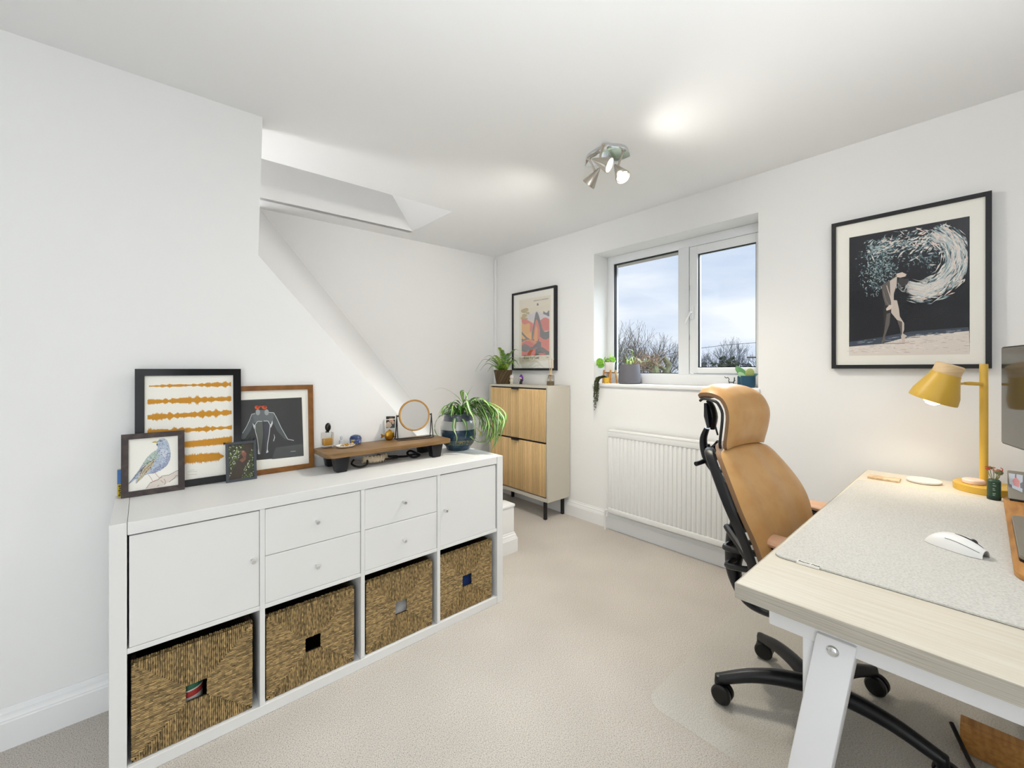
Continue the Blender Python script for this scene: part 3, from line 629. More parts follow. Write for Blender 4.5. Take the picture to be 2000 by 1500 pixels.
# --- book standing behind the starling frame
b = B(); y0 = on(229, 968, 'x', -.372).y; box(b, -.3775, -.3685, y0, y0+.012, ZK, ZK+.098, .001); box(b, -.3745, -.3725, y0+.012, y0+.05, ZK, ZK+.097)
bk_ = mk('paperback', b, mat('sunflower_cover', S('#c9b02c'), .5)); recentre(bk_); tag(bk_, 'thin book with yellow sunflower spine standing behind the starling frame', 'book')
b = B(); box(b, .0044, .0048, -.025, -.013, .045, .096); 
mk('cover_print', b, mat('blue_cover', S('#4a78b8'), .5), bk_, smooth=False); b = B()
for i in range(5): lathe(b, [(0, .0003), (.0035, .0003), (.0035, 0)], (.0047, -.019+.002*(i % 2), .006+i*.008), 8, (1, 0, 0))
mk('sunflower', b, mat('sunflower_heads', S('#5b4a1c'), .6), bk_)

# ================================================================== THINGS ON THE UNIT
ZT = .851; bx0, bx1 = -.403, -.186; by0, by1 = .652, 1.275
t = thing('riser_board', ((bx0+bx1)/2, (by0+by1)/2, ZK), 'walnut plank riser on four black blocks on the white unit', 'riser shelf')
b = B(); rr = .03; pts = []
for cx, cy, a0 in ((bx1-rr, by1-rr, 0), (bx0+rr, by1-rr, 90), (bx0+rr, by0+rr, 180), (bx1-rr, by0+rr, 270)):
    for k in range(6): a = R(a0+k*18); pts.append((cx+rr*math.cos(a), cy+rr*math.sin(a), ZT-.019))
prism(b, pts, (0, 0, .019), .003); mk('board', b, walnut_m, t)
for x, y in ((-.245, .718), (-.245, 1.19), (-.392, .725), (-.392, 1.2)):
    b = B(); w2, d2 = .022, .02; s = 1 if y < 1 else -1
    hexa(b, [(x, y-w2, ZK), (x+.045, y-w2, ZK), (x+.045, y+w2, ZK), (x, y+w2, ZK), (x-.004, y-w2-.012, ZT-.019), (x+.049, y-w2-.012, ZT-.019), (x+.049, y+w2+.012, ZT-.019), (x-.004, y+w2+.012, ZT-.019)], .003); mk('leg', b, blackp_m, t)
# perfume bottle
p = on(632, 873, 'z', ZT); px_, py_ = -.368, on(632, 873, 'x', -.368).y+.0; px_ = -.37; py_ = .708
t = thing('perfume_bottle', (px_, py_, ZT), 'glass perfume bottle with amber liquid and black pebble stopper', 'perfume bottle')
b = B(); a = .024; prism(b, [(px_-a*.7, py_-a, ZT), (px_+a*.7, py_-a, ZT), (px_+a*.7, py_+a, ZT), (px_-a*.7, py_+a, ZT)], (0, 0, .072), .005, 3); mk('glass_body', b, glassy('bottle_glass', (.95, .96, .96, 1), 1.0), t)
b = B(); a2 = .0205; prism(b, [(px_-a2*.66, py_-a2, ZT+.012), (px_+a2*.66, py_-a2, ZT+.012), (px_+a2*.66, py_+a2, ZT+.012), (px_-a2*.66, py_+a2, ZT+.012)], (0, 0, .033), .004, 3); mk('liquid', b, mat('amber_perfume', S('#dba23a'), .15, coat=.3, emit=None), t)
b = B(); lathe(b, [(0, .072), (.008, .072), (.008, .078), (0, .078)], (px_, py_, ZT), 12); ball(b, (px_, py_+.003, ZT+.096), (.010, .013, .0205), 14, 10); mk('stopper', b, mat('black_lacquer', S('#120e0d'), .12), t)
# trinket dish
p = V((-.325, .775, ZT)); t = thing('trinket_dish', p, 'small white oval dish holding gold jewellery on the plank', 'dish')
b = B(); lathe(b, [(0, .0), (.03, 0), (.042, .007), (.0435, .011), (.041, .011), (.03, .004), (0, .0035)], p, 28)
for v in b.verts: v.co.x = p.x+(v.co.x-p.x)*.85
mk('dish', b, mat('white_ceramic', S('#eeeae2'), .3), t)
b = B(); rnd = random.Random(2)
for i in range(22):
    q = p+V((rnd.gauss(0, .011), rnd.gauss(.006, .015), .007+rnd.random()*.006)); ax = V((rnd.gauss(0, .4), rnd.gauss(0, .4), 1)).normalized(); x, y = frame_of(ax); r0 = rnd.uniform(.003, .007)
    tube(b, [q+x*r0*math.cos(2*PI*k/10)+y*r0*math.sin(2*PI*k/10) for k in range(11)], .0011, 5)
o = mk('jewellery', b, mat('gold_jewellery', S('#c99a3e'), .25, metal=.9), t); o['kind'] = 'stuff'
# little glass vial beside it
p = V((-.372, .772, ZT)); b = B(); lathe(b, [(0, 0), (.010, 0), (.011, .003), (.011, .026), (.005, .031), (.005, .036), (.0065, .038), (.0055, .046), (0, .048)], p, 14)
o = mk('glass_vial', b, mat('frosted_glass', S('#d7dde2'), .2, trans=.4)); recentre(o); tag(o, 'tiny stoppered glass vial beside the trinket dish', 'vial')
# blue painted trinket box
p = V((-.380, .842, ZT)); t = thing('trinket_box', p, 'small oval blue painted trinket box behind the white dish', 'box')
b = B(); lathe(b, [(0, 0), (.022, 0), (.026, .006), (.0275, .022), (.026, .026), (0, .026)], p, 24); mk('base', b, mat('cobalt_enamel', S('#3a5596'), .25, noise=(70, S('#d8c46a'), .5, .6)), t)
b = B(); lathe(b, [(.0275, .026), (.028, .029), (.022, .040), (.010, .045), (0, .046)], p, 24); mk('lid', b, mat('navy_enamel', S('#2b3c68'), .25), t)
# brass fish
p = V((-.372, 1.012, ZT+.026)); t = thing('brass_fish', (p.x, p.y, ZT), 'small round scaly brass fish ornament on the plank', 'ornament')
b = B(); ball(b, p, (.014, .026, .026), 20, 14)
for v in b.verts:
    v.co += (v.co-p).normalized()*.0012*math.sin(v.co.y*900)*math.sin(v.co.z*900)
mk('body', b, mat('brass', S('#b58a34'), .3, metal=.9), t)
b = B(); prism(b, [p+V((.003, -.022, .0)), p+V((.003, -.046, -.012)), p+V((.003, -.042, .0)), p+V((.003, -.046, .012))], (-.006, 0, 0), .001); mk('tail_fin', b, MATS['brass'], t); b = B(); prism(b, [p+V((.002, -.012, .02)), p+V((.002, .012, .021)), p+V((.002, .0, .032))], (-.004, 0, 0), .001); mk('fin', b, MATS['brass'], t); b = B(); prism(b, [p+V((.002, .024, -.006)), p+V((.002, .036, -.012)), p+V((.002, .024, -.014))], (-.004, 0, 0), .001); mk('fin', b, MATS['brass'], t)
# instant photograph propped against the wall
xb = -.398; y0 = on(752, 850, 'x', xb).y
t, P, F = picture('instant_photo', (xb, y0, ZT+.0005), (0, 1, 0), lean(6), .066, .105, .004, .003, mat('photo_border', S('#e3e1dc'), .5), 'white bordered instant photograph propped on the plank behind the fish', 'photograph')
for ch in list(t.children):
    if ch.name.startswith('glass'): bpy.data.objects.remove(ch)
bpy.data.objects.remove([c_ for c_ in t.children if c_.name.startswith('mount')][0])
b = B(); o0, uu, vv, nn, I4 = F; obox(b, o0-nn*.003, uu*.066, vv*.105, nn*.002); mk('backing', b, MATS['photo_border'], t, smooth=False)
P = Print(o0-nn*.0009, nn); c = crop(740, 720, 12.5)
P.poly([c(178, 1450), c(388, 1446), c(397, 1163), c(176, 1166)], '#3a352e', 1)
P.poly([c(180, 1430), c(170, 1340), c(230, 1290), c(300, 1330), c(320, 1400), c(260, 1448)], '#c9b6a4', 2); P.spot(*c(300, 1250), 4.4, 5.4, '#bfa08a', 3, 14); P.poly([c(250, 1250), c(270, 1190), c(330, 1185), c(352, 1240), c(330, 1210), c(275, 1215)], '#54463b', 4)
P.spot(*c(345, 1310), 2.6, 4, '#c7aa96', 3, 10); P.poly([c(310, 1446), c(320, 1370), c(385, 1330), c(388, 1446)], '#4d5558', 3); P.spot(*c(285, 1248), .5, .4, '#2c2622', 5); P.spot(*c(312, 1244), .5, .4, '#2c2622', 5); P.line([c(290, 1285), c(310, 1282)], .4, '#7a4a40', 5)
P.done(t)
# round table mirror
mc = V((-.325, 1.128, .976)); t = thing('table_mirror', (mc.x, mc.y, ZT), 'round bamboo-rimmed mirror on a thin black wire stand', 'mirror')
yaw = R(-10); mu = V((-math.sin(yaw), math.cos(yaw), 0)); mn = V((math.cos(yaw), math.sin(yaw), .12)).normalized(); Rm = .0825
b = B(); lathe(b, [(Rm-.009, -.006), (Rm-.009, .0045), (Rm-.006, .0065), (Rm-.002, .0065), (Rm, .004), (Rm, -.005), (Rm-.003, -.007)], mc, 48, mn); 
mk('rim', b, mat('bamboo_rim', S('#b98d4f'), .5, noise=(12, S('#a67a3e'), .4, .7)), t)
b = B(); lathe(b, [(0, .003), (Rm-.0085, .003), (Rm-.0085, -.005), (0, -.005)], mc, 48, mn); mk('mirror_glass', b, mirror_m, t)
b = B(); hw = Rm+.010
for sx in (1, -1):
    dx = V((math.cos(yaw), math.sin(yaw), 0))*(.022*sx); L0, R0 = mc-mu*hw, mc+mu*hw; zb = ZT+.0035-mc.z
    tube(b, smooth_path([L0+V((0, 0, .005)), L0+dx*.5+V((0, 0, zb*.5)), L0+dx+V((0, 0, zb+.012)), L0+dx+mu*.01+V((0, 0, zb)), R0+dx-mu*.01+V((0, 0, zb)), R0+dx+V((0, 0, zb+.012)), R0+dx*.5+V((0, 0, zb*.5)), R0+V((0, 0, .005))], 4), .0026, 7)
tube(b, [mc-mu*(hw+.002), mc-mu*(Rm-.002)], .004, 8); tube(b, [mc+mu*(hw+.002), mc+mu*(Rm-.002)], .004, 8); mk('stand', b, black_m, t)
# headbands and straps tucked under the plank
def ribbon(b, pts, w, th=.0025):
    tube(b, smooth_path(pts, 5), [(th, w)]*(5*(len(pts)-1)+1), 6, side=None)
z = ZK+.006
b = B(); pts = [(-.29, .80, z+.022), (-.245, .775, z+.014), (-.215, .795, z+.003), (-.225, .835, z+.006), (-.265, .862, z+.022), (-.25, .92, z+.014), (-.24, .985, z+.012), (-.265, 1.0, z+.016), (-.275, .94, z+.02), (-.285, .87, z+.026), (-.27, .835, z+.016)]
tube(b, smooth_path([V(p) for p in pts], 5), .0045, 6, flat=1); 
band = mk('hair_band', b, mat('black_elastic', S('#16130f'), .7)); recentre(band); tag(band, 'black-edged cream headband lying crumpled under the plank', 'headband')
b = B(); st = (-.27, .86)
def crumple(u_, v_):
    a = u_*PI; return V((-.285+.03*math.sin(a*1)+.02*v_, .835+.12*u_, z+.002+.03*v_*abs(math.sin(u_*26))*.35+.028*math.sin(v_*PI)))
surf(b, crumple, 40, 6); o = mk('cream_cloth', b, mat('cream_cloth', S('#cbb99d'), .9), None, sharp=80); sm = o.modifiers.new('thick', 'SOLIDIFY'); sm.thickness = .003
cl = o; vs_ = [V(v.co) for v in o.data.vertices]; loc = V(band.location); o.parent = band; o.matrix_parent_inverse = Matrix.Translation(-loc)
b = B(); tube(b, smooth_path([(-.33, .93, z+.02), (-.30, 1.0, z+.008), (-.285, 1.06, z+.004), (-.27, 1.10, z+.012), (-.245, 1.115, z+.008), (-.25, 1.08, z+.001), (-.29, 1.07, z+.016), (-.315, 1.10, z+.022), (-.30, 1.13, z+.006)], 5), .0055, 6)
o = mk('black_strap', b, mat('black_webbing', S('#0f0f11'), .7)); recentre(o); tag(o, 'coiled black strap under the right half of the plank', 'strap')

# ================================================================== SPIDER PLANT
pc = V((-.312, 1.392, ZK)); t = thing('potted_spider_plant', pc, 'spider plant spilling from a blue and grey glazed pot on the unit', 'plant')
def ring(name, prof, m): b = B(); lathe(b, prof, pc, 40); return mk(name, b, m, t)
glz = mat('blue_reactive_glaze', S('#1c3549'), .18, noise=(26, S('#38525f'), .45, .75), coat=.3)
ring('pot_body', [(0, 0), (.060, 0), (.066, .006), (.070, .018), (.083, .032), (.096, .058), (.101, .085), (.1005, .118)], glz)
ring('speckled_band', [(.0845, .0335), (.0967, .058), (.0972, .061)], mat('ochre_speckle_glaze', S('#33505a'), .3, noise=(90, S('#93803f'), .48, .62)))
ring('pale_band', [(.1005, .118), (.099, .135), (.092, .158), (.086, .165)], mat('pale_grey_glaze', S('#a9aaa6'), .25, coat=.3))
ring('rim', [(.086, .165), (.083, .170), (.081, .195), (.086, .200), (.084, .204), (.079, .203), (.075, .19), (.074, .17)], mat('charcoal_glaze', S('#4b4f5c'), .25, coat=.3))
b = B(); lathe(b, [(0, .185), (.076, .183)], pc, 24); mk('soil', b, soil_m, t)
def leaf_strip(par, pts, w, edge, mid, name='leaf', fold=.3, taper=.25, kseg=5, seed=0):
    P_ = smooth_path(pts, kseg); n = len(P_); b = B(); rows = []; pxv = None
    for i, p in enumerate(P_):
        tg = (P_[min(i+1, n-1)]-P_[max(i-1, 0)]).normalized(); s = i/(n-1); ww = w*(taper+(1-taper)*min(1, s/.25))*(1 if s < .55 else max(.06, 1-((s-.55)/.45)**1.6))
        hz = V((tg.y, -tg.x, 0)); hz = hz.normalized() if hz.length > .15 else (pxv or V((RT.x, RT.y, 0)))
        if pxv is not None and hz.dot(pxv) < 0: hz = -hz
        if pxv is not None: hz = (hz*.45+pxv*.55).normalized()
        hz = (hz-tg*hz.dot(tg)).normalized(); pxv = hz; nn_ = hz.cross(tg).normalized()
        rows.append([b.verts.new(p+hz*(k*ww)+nn_*(abs(k)*ww*fold)) for k in (-1, -.35, .35, 1)])
    for a, c_ in zip(rows, rows[1:]):
        for k in range(3):
            st = len(b.faces); b.faces.new([a[k], a[k+1], c_[k+1], c_[k]]); paint(b, st, mid if k == 1 else edge)
    return mk(name, b, leaf_m, par, sharp=80, normals=False)
rnd = random.Random(12); D0 = (pc-CAM).dot(FW)
greens = [S('#4f8a2c'), S('#3f7a2a'), S('#67a034'), S('#5a9440')]; creams = [S('#d3dba4'), S('#c3d489'), S('#dfe3bd')]
KL = [[(902, 785), (890, 772), (870, 760), (855, 759), (840, 766)], [(905, 787), (902, 768), (906, 764), (912, 775), (914, 787)], [(906, 786), (914, 769), (924, 753)], [(900, 790), (890, 782), (881, 793), (875, 808)],
 [(898, 792), (882, 788), (866, 798), (864, 810)], [(880, 806), (862, 812), (852, 824), (850, 838), (855, 850), (862, 852)], [(905, 790), (925, 780), (940, 778), (950, 784), (958, 774)], [(910, 792), (930, 795), (948, 805), (960, 820), (966, 840), (961, 856)],
 [(910, 795), (935, 798), (955, 813), (968, 830), (971, 850), (968, 868), (958, 877)], [(912, 790), (940, 784), (958, 793), (972, 798), (982, 808), (986, 820), (982, 836), (970, 847), (955, 856)], [(905, 800), (920, 810), (927, 828), (926, 848), (934, 862)],
 [(892, 805), (888, 822), (887, 838), (892, 855), (889, 873)], [(895, 810), (907, 824), (911, 840), (908, 857)], [(915, 800), (930, 808), (942, 825), (944, 845), (936, 856)], [(918, 800), (940, 808), (955, 828), (962, 850), (952, 868), (934, 875)],
 [(914, 835), (919, 853), (934, 864), (950, 862), (957, 846)], [(920, 797), (945, 798), (962, 812), (973, 835), (968, 860), (960, 878), (951, 884)], [(915, 797), (938, 792), (955, 802), (967, 820), (970, 842), (963, 862)], [(916, 803), (934, 812), (949, 832), (956, 856), (960, 874)],
 [(914, 790), (928, 777), (946, 782), (957, 796), (965, 810)], [(900, 795), (886, 786), (873, 794), (868, 806)], [(918, 802), (938, 806), (950, 820), (955, 840), (948, 858), (930, 866)], [(912, 798), (926, 788), (944, 792), (956, 806), (962, 826), (961, 846)], [(910, 800), (922, 805), (935, 820), (940, 840), (936, 858), (926, 868)], [(922, 805), (945, 815), (962, 838), (966, 862), (958, 880)]]
for i, q in enumerate(KL):
    d0 = D0-.075; dd = rnd.uniform(-.07, .07); n = len(q)
    if q[0][1] > 798 and q[0][0] < 900: d0, dd = D0-.09, -.02
    pts = [pd(x, y, d0+dd*k/(n-1)+(.06 if k == 0 else .0)) for k, (x, y) in enumerate(q)]
    leaf_strip(t, pts, rnd.uniform(.0075, .0105) if i not in (0, 2) else .0035, rnd.choice(greens), rnd.choice(creams))
for i in range(30):
    q0 = (rnd.uniform(902, 925), rnd.uniform(788, 806)); q2 = (rnd.uniform(925, 972), rnd.uniform(845, 884)); pk = (max(q2[0]+rnd.uniform(-12, 16), q0[0]+10), rnd.uniform(786, 818)); dd = rnd.uniform(-.11, .05)
    pts = [pd(q0[0], q0[1], D0-.03), pd((q0[0]+pk[0])/2, min(q0[1], pk[1])-rnd.uniform(2, 12), D0-.05+dd*.4), pd(pk[0], pk[1]+8, D0-.06+dd*.8), pd((pk[0]*.6+q2[0]*.4)+4, (pk[1]+q2[1])/2, D0-.06+dd), pd(q2[0], q2[1], D0-.06+dd)]
    leaf_strip(t, pts, rnd.uniform(.006, .0095), rnd.choice(greens), rnd.choice(creams))
for i in range(60):
    a = rnd.uniform(-2.6, 1.5); L_ = rnd.uniform(.05, .14); base = pc+V((rnd.uniform(-.03, .03), rnd.uniform(-.03, .03), .19)); dr = V((math.cos(a), math.sin(a), 0))*1.0
    if dr.x < -.3: L_ *= .6
    leaf_strip(t, [base, base+dr*L_*.3+UP*L_*.45, base+dr*L_*.7+UP*L_*.42, base+dr*L_*1.0+UP*L_*.05], rnd.uniform(.0045, .0075), rnd.choice(greens), rnd.choice(creams+greens))
leaf_strip(t, [pd(960, 800, D0-.02), pd(968, 796, D0-.04), pd(974, 802, D0-.05), pd(970, 818, D0-.06)], .003, S('#d6b878'), S('#e3cf9c'))
leaf_strip(t, [pd(930, 835, D0-.08), pd(938, 846, D0-.09), pd(933, 852, D0-.1)], .005, S('#b9a93a'), S('#cdbd5a'))
# ================================================================== SHOE CABINET (window wall, far corner)
sx0, sx1, sy0, sy1, sz0, sz1 = -1.40, -.637, 2.442, 2.700, .152, 1.083
t = thing('shoe_cabinet', ((sx0+sx1)/2, (sy0+sy1)/2, 0), 'tall narrow greige cabinet with two ribbed bamboo flap doors in the far corner', 'cabinet')
b = B(); th = .018
box(b, sx0, sx0+th, sy0, sy1, sz0, sz1-th, .001, 1); mk('side_panel', b, shoe_m, t)
b = B(); box(b, sx1-th, sx1, sy0, sy1, sz0, sz1-th, .001, 1); mk('side_panel', b, shoe_m, t)
b = B(); box(b, sx0, sx1, sy0, sy1+.003, sz1-th, sz1, .001, 1); mk('top_panel', b, shoe_m, t)
b = B(); box(b, sx0+th, sx1-th, sy0, sy1, sz0, sz0+.03, .001, 1); mk('bottom_panel', b, shoe_m, t)
b = B(); box(b, sx0+th, sx1-th, sy1-.006, sy1, sz0+.03, sz1-th); mk('back_panel', b, shoe_m, t)
b = B(); box(b, sx0+th, sx1-th, sy0+.018, sy0+.022, sz0+.03, sz1-th); mk('recess_shade', b, blackp_m, t, smooth=False)  # black sheet put in for the shade behind the doors
zm = (sz0+.03+sz1-th)/2+.0
rnd = random.Random(5)
for za, zb in ((sz0+.038, zm-.006), (zm+.006, sz1-th-.010)):
    b = B(); box(b, sx0+th+.003, sx1-th-.003, sy0+.006, sy0+.016, za, zb); d = mk('flap_door', b, mat('door_backing', S('#3f2b17'), .8) if 'door_backing' not in MATS else MATS['door_backing'], t, smooth=False)
    b = B(); n = 40; pw = (sx1-sx0-2*th-.008)/n
    for i in range(n):
        x = sx0+th+.004+i*pw; st = len(b.faces); box(b, x+.0022, x+pw-.0032, sy0-.003, sy0+.007, za+.001, zb-.001, .0015, 1); k = rnd.uniform(.86, 1.1); c_ = S('#e3c08a'); paint(b, st, (c_[0]*k, c_[1]*k*rnd.uniform(.97, 1.02), c_[2]*k, 1))
    o = mk('slat', b, bamboo_m, d, sharp=50); o['kind'] = 'stuff'; o.name = 'ribbed_slats'
    b = B(); xm = (sx0+sx1)/2; box(b, xm-.045, xm+.045, sy0-.022, sy0+.01, zb+.001, zb+.0045, .001, 1); box(b, xm-.045, xm+.045, sy0-.022, sy0-.019, zb-.008, zb+.0045, .001, 1); mk('pull_handle', b, black_m, d)
for x in (sx0+.06, sx1-.058):
    for y in (sy0+.03, sy1-.025):
        b = B(); box(b, x-.0115, x+.0115, y-.0115, y+.0115, 0, sz0, .001, 1); mk('leg', b, black_m, t)
for y in (sy0+.03, sy1-.025):
    pass
b = B(); box(b, sx1-.0665, sx1-.0495, sy0+.03, sy1-.025, sz0-.006, sz0, .001, 1); box(b, sx0+.0515, sx0+.0685, sy0+.03, sy1-.025, sz0-.006, sz0, .001, 1); mk('leg_bracket', b, black_m, t)
# fern in a twisted-cord pot
fc = V((-1.325, 2.545, sz1)); t = thing('potted_fern', fc, 'green fern in a dark woven cord pot at the left end of the bamboo cabinet', 'plant')
b = B(); lathe(b, [(0, .002), (.055, .002), (.078, .128), (.074, .128), (.068, .11), (0, .11)], fc, 28); mk('liner', b, seadark_m, t)
b = B(); rnd = random.Random(9)
for k in range(44):
    a0 = 2*PI*k/44; st = len(b.faces); P_ = []
    for j in range(9):
        s = j/8; a = a0+s*.95; r = .0575+(.0795-.0575)*s+.002; P_.append(fc+V((r*math.cos(a), r*math.sin(a), .003+.124*s)))
    tube(b, P_, [.0052*(1+.18*math.sin(j*2.2+k)) for j in range(9)], 5); q = rnd.uniform(.5, 1.25); paint(b, st, (.13*q, .085*q, .04*q, 1))
o = mk('cord_weave', b, seagrass_m, t, normals=False); o['kind'] = 'stuff'
b = B(); lathe(b, [(0, .112), (.07, .112)], fc, 20); mk('soil', b, soil_m, t)
def frond(par, base, az, L_, rise, droop, shade, wid=.031):
    b = B(); dr = V((math.cos(az), math.sin(az), 0)); n = 15
    P_ = smooth_path([base, base+dr*L_*.30+UP*L_*rise*.75, base+dr*L_*.68+UP*L_*rise*1.05, base+dr*L_+UP*L_*(rise-droop)], 5); n = len(P_)
    st = len(b.faces); tube(b, P_, [.0022*(1-.7*i/n) for i in range(n)], 4, cap=False); paint(b, st, S('#6d7a32'))
    for i in range(1, n):
        for sub in (0, .5):
            s = (i-sub)/(n-1)
            if s <= .04: continue
            p = P_[i] if sub == 0 else (P_[i]+P_[i-1])/2; tg = (P_[i]-P_[i-1]).normalized(); sd = tg.cross(UP)
            sd = sd.normalized() if sd.length > .05 else V((1, 0, 0)); w = wid*math.sin(PI*min(1, .12+s*.95))**.7*(1.15-s*.75)
            for g in (1, -1):
                tip = p+sd*g*w+tg*w*.35-UP*w*.25; hw = tg*.0034; st = len(b.faces)
                b.faces.new([b.verts.new(p-hw), b.verts.new(p+sd*g*w*.5+tg*w*.1-hw*1.1), b.verts.new(tip), b.verts.new(p+sd*g*w*.5+tg*w*.1+hw*1.1), b.verts.new(p+hw)])
                q = rnd.uniform(.8, 1.15); paint(b, st, (shade[0]*q, shade[1]*q, shade[2]*q, 1))
    return mk('frond', b, leaf_m, par, sharp=80, normals=False)
fb = fc+V((0, 0, .112)); rnd = random.Random(3)
for az, L_, rise, droop in ((-2.55, .21, .35, .30), (-2.2, .24, .45, .45), (-1.7, .18, .6, .2), (-1.2, .19, .75, .2), (-.75, .17, 1.1, .1), (-.3, .16, 1.0, .1), (.05, .20, .5, .25), (-.15, .20, .45, .35), (.6, .12, .9, .1), (1.4, .10, 1.3, .1), (2.4, .14, 1.2, .1), (2.9, .17, .8, .15), (-2.9, .18, .7, .2), (-.45, .19, .35, .3), (-1.45, .18, .3, .3), (-2.0, .16, .9, .1), (-.95, .20, .3, .3), (.3, .15, 1.3, .0)):
    frond(t, fb+V((math.cos(az)*.02, math.sin(az)*.02, 0)), az, L_, rise, droop, rnd.choice([S('#79a53c'), S('#6a9636'), S('#9dbb4a'), S('#5b8a38')]))
frond(t, fb, -1.1, .12, 1.75, .05, S('#9db83e'), .03); frond(t, fb, .9, .05, 3.0, .1, S('#a8bf4a'), .026)
# two little vinyl figures
def figure(x, y, hair, body, trim, label, seed):
    p = V((x, y, sz1)); t = thing('toy_figure', p, label, 'figurine')
    b = B()
    for g in (-1, 1): tube(b, [p+V((g*.010, 0, 0)), p+V((g*.009, 0, .022))], [.007, .006], 8)
    lathe(b, [(0, .018), (.014, .018), (.017, .026), (.012, .046), (0, .048)], p, 16)
    for g in (-1, 1): tube(b, [p+V((g*.012, 0, .042)), p+V((g*.022, -.004, .034))], [.005, .0045], 7)
    mk('body', b, mat('figure_body_%d' % seed, S(body), .5), t)
    b = B(); ball(b, p+V((0, 0, .058)), (.018, .016, .016), 16, 10); mk('head', b, mat('figure_skin_%d' % seed, S('#ead9c8'), .5), t)
    b = B(); ball(b, p+V((0, .004, .063)), (.0215, .018, .018), 16, 10)
    if seed == 2: tube(b, [p+V((-.014, .006, .06)), p+V((-.018, .006, .03))], [.009, .006], 8); tube(b, [p+V((.014, .006, .06)), p+V((.019, .006, .03))], [.009, .006], 8); lathe(b, [(.012, .076), (0, .092)], p+V((0, .004, 0)), 10)
    else: lathe(b, [(.008, .074), (0, .086)], p+V((-.012, .004, 0)), 8); lathe(b, [(.008, .074), (0, .086)], p+V((.012, .004, 0)), 8)
    mk('hair', b, mat('figure_hair_%d' % seed, S(hair), .5), t)
    b = B()
    for g in (-1, 1): ball(b, p+V((g*.007, -.0155, .056)), (.0024, .0014, .0032), 8, 6)
    mk('eye', b, blackp_m, t)
    b = B(); box(b, p.x-.004, p.x+.004, p.y-.0165, p.y-.012, sz1+.022, sz1+.044, .001, 1); mk('shirt_front', b, mat('figure_trim_%d' % seed, S(trim), .5), t)
figure(-1.222, 2.56, '#ece8e4', '#e6dfcf', '#cdb98f', 'small white-haired toy figure beside the fern pot', 1)
figure(-1.150, 2.61, '#6f3a94', '#3b3540', '#e8e4e0', 'small purple-haired toy figure in dark clothes on the bamboo cabinet', 2)
# reed diffuser
p = V((-.762, 2.60, sz1)); t = thing('reed_diffuser', p, 'square glass reed diffuser with thin sticks at the right end of the bamboo cabinet', 'diffuser')
b = B(); prism(b, [p+V((-.024, -.024, 0)), p+V((.024, -.024, 0)), p+V((.024, .024, 0)), p+V((-.024, .024, 0))], (0, 0, .085), .004); lathe(b, [(.012, .085), (.012, .1), (.009, .1), (.009, .085)], p, 14); mk('bottle', b, glassy('smoky_glass', (.80, .78, .75, 1), .9), t)
b = B(); box(b, p.x-.021, p.x+.021, p.y-.021, p.y+.021, sz1+.005, sz1+.036, .003); mk('liquid', b, mat('pale_oil', S('#b9a888'), .2), t)
b = B(); lathe(b, [(.0125, .088), (.014, .089), (.014, .103), (.0125, .104)], p, 14); mk('collar', b, beech_m, t)
for dx, dy in ((-.022, .0), (.028, .01), (.022, -.01), (.004, .016)):
    b = B(); tube(b, [p+V((-dx*.2, 0, .03)), p+V((dx, dy, .225))], .0018, 6); mk('reed', b, beech_m, t)
# poster above the cabinet
pd_ = .03; O = V((-1.362, YW-pd_-.001, 1.208))
t, P, F = picture('framed_poster', O, (1, 0, 0), (0, 0, 1), .578, .735, .02, pd_, blackframe_m, 'black framed poster of red and orange mountains titled HIKARI TO YAMI', 'poster')
c = crop(980, 540, 6.815)
P.poly([c(232, 318), c(652, 245), c(652, 1105), c(232, 1165)], '#ece3cf', 1)
L0, L1 = (265, 430), (265, 1058)
def Q(u_, v_): x = 265+368*u_; yt = 440-(98)*u_*.72; yb_ = 1058-14*u_; return c(x, yt+(yb_-yt)*v_)
def ribbonp(fn_t, fn_b, col, k, n=24, u0=0, u1=1):
    for i in range(n):
        a, e = u0+(u1-u0)*i/n, u0+(u1-u0)*(i+1)/n; P.poly([Q(a, fn_t(a)), Q(e, fn_t(e)), Q(e, max(fn_b(e), fn_t(e)+.002)), Q(a, max(fn_b(a), fn_t(a)+.002))], col, k)
one = lambda u_: 1.0
ribbonp(lambda x: .0, one, '#e9dfca', 1)
ribbonp(lambda x: .22-.12*math.sin(x*3)+.02*math.sin(x*20), one, '#d9d3d6', 2); ribbonp(lambda x: .17+.25*x+.01*math.sin(x*30), one, '#e3d9cf', 3, u1=.5)
for x, y, r_ in ((.08, .04, 6), (.16, .02, 5), (.22, .10, 4), (.1, .14, 5), (.05, .19, 5), (.15, .22, 4)): P.spot(*Q(x, y), r_, r_*.7, '#b9a262', 3, 9)
ribbonp(lambda x: .20+.9*max(0, x)**1.5*.55, one, '#d95f4e', 4, u1=.42); ribbonp(lambda x: .27+.3*x+.03*math.sin(x*17), one, '#e5a94c', 5, u1=.3)
ribbonp(lambda x: .40+.14*math.sin(x*6+.3), lambda x: .56+.12*math.sin(x*6), '#eeb04e', 6, u1=.42)
ribbonp(lambda x: .30-.05*math.sin((x-.66)*9), lambda x: .52, '#d4594f', 6, u0=.66)
ribbonp(lambda x: .14+.02*math.sin(x*30), lambda x: .21+.03*math.sin(x*14), '#4d5162', 6, u0=.78)
mt = lambda x: .56-.31*math.exp(-((x-.5)/.10)**2)-.30*math.exp(-((x-.62)/.12)**2)-.12*max(0, x-.7)
ribbonp(mt, lambda x: .74, '#4c4a52', 7, 40, .36, 1); ribbonp(lambda x: mt(x)+.15+.5*abs(x-.53), lambda x: .70-.05*x, '#d8604c', 8, 24, .40, .66); ribbonp(lambda x: mt(x)+.27+.8*abs(x-.5), lambda x: .71, '#e79a48', 9, 16, .42, .58)
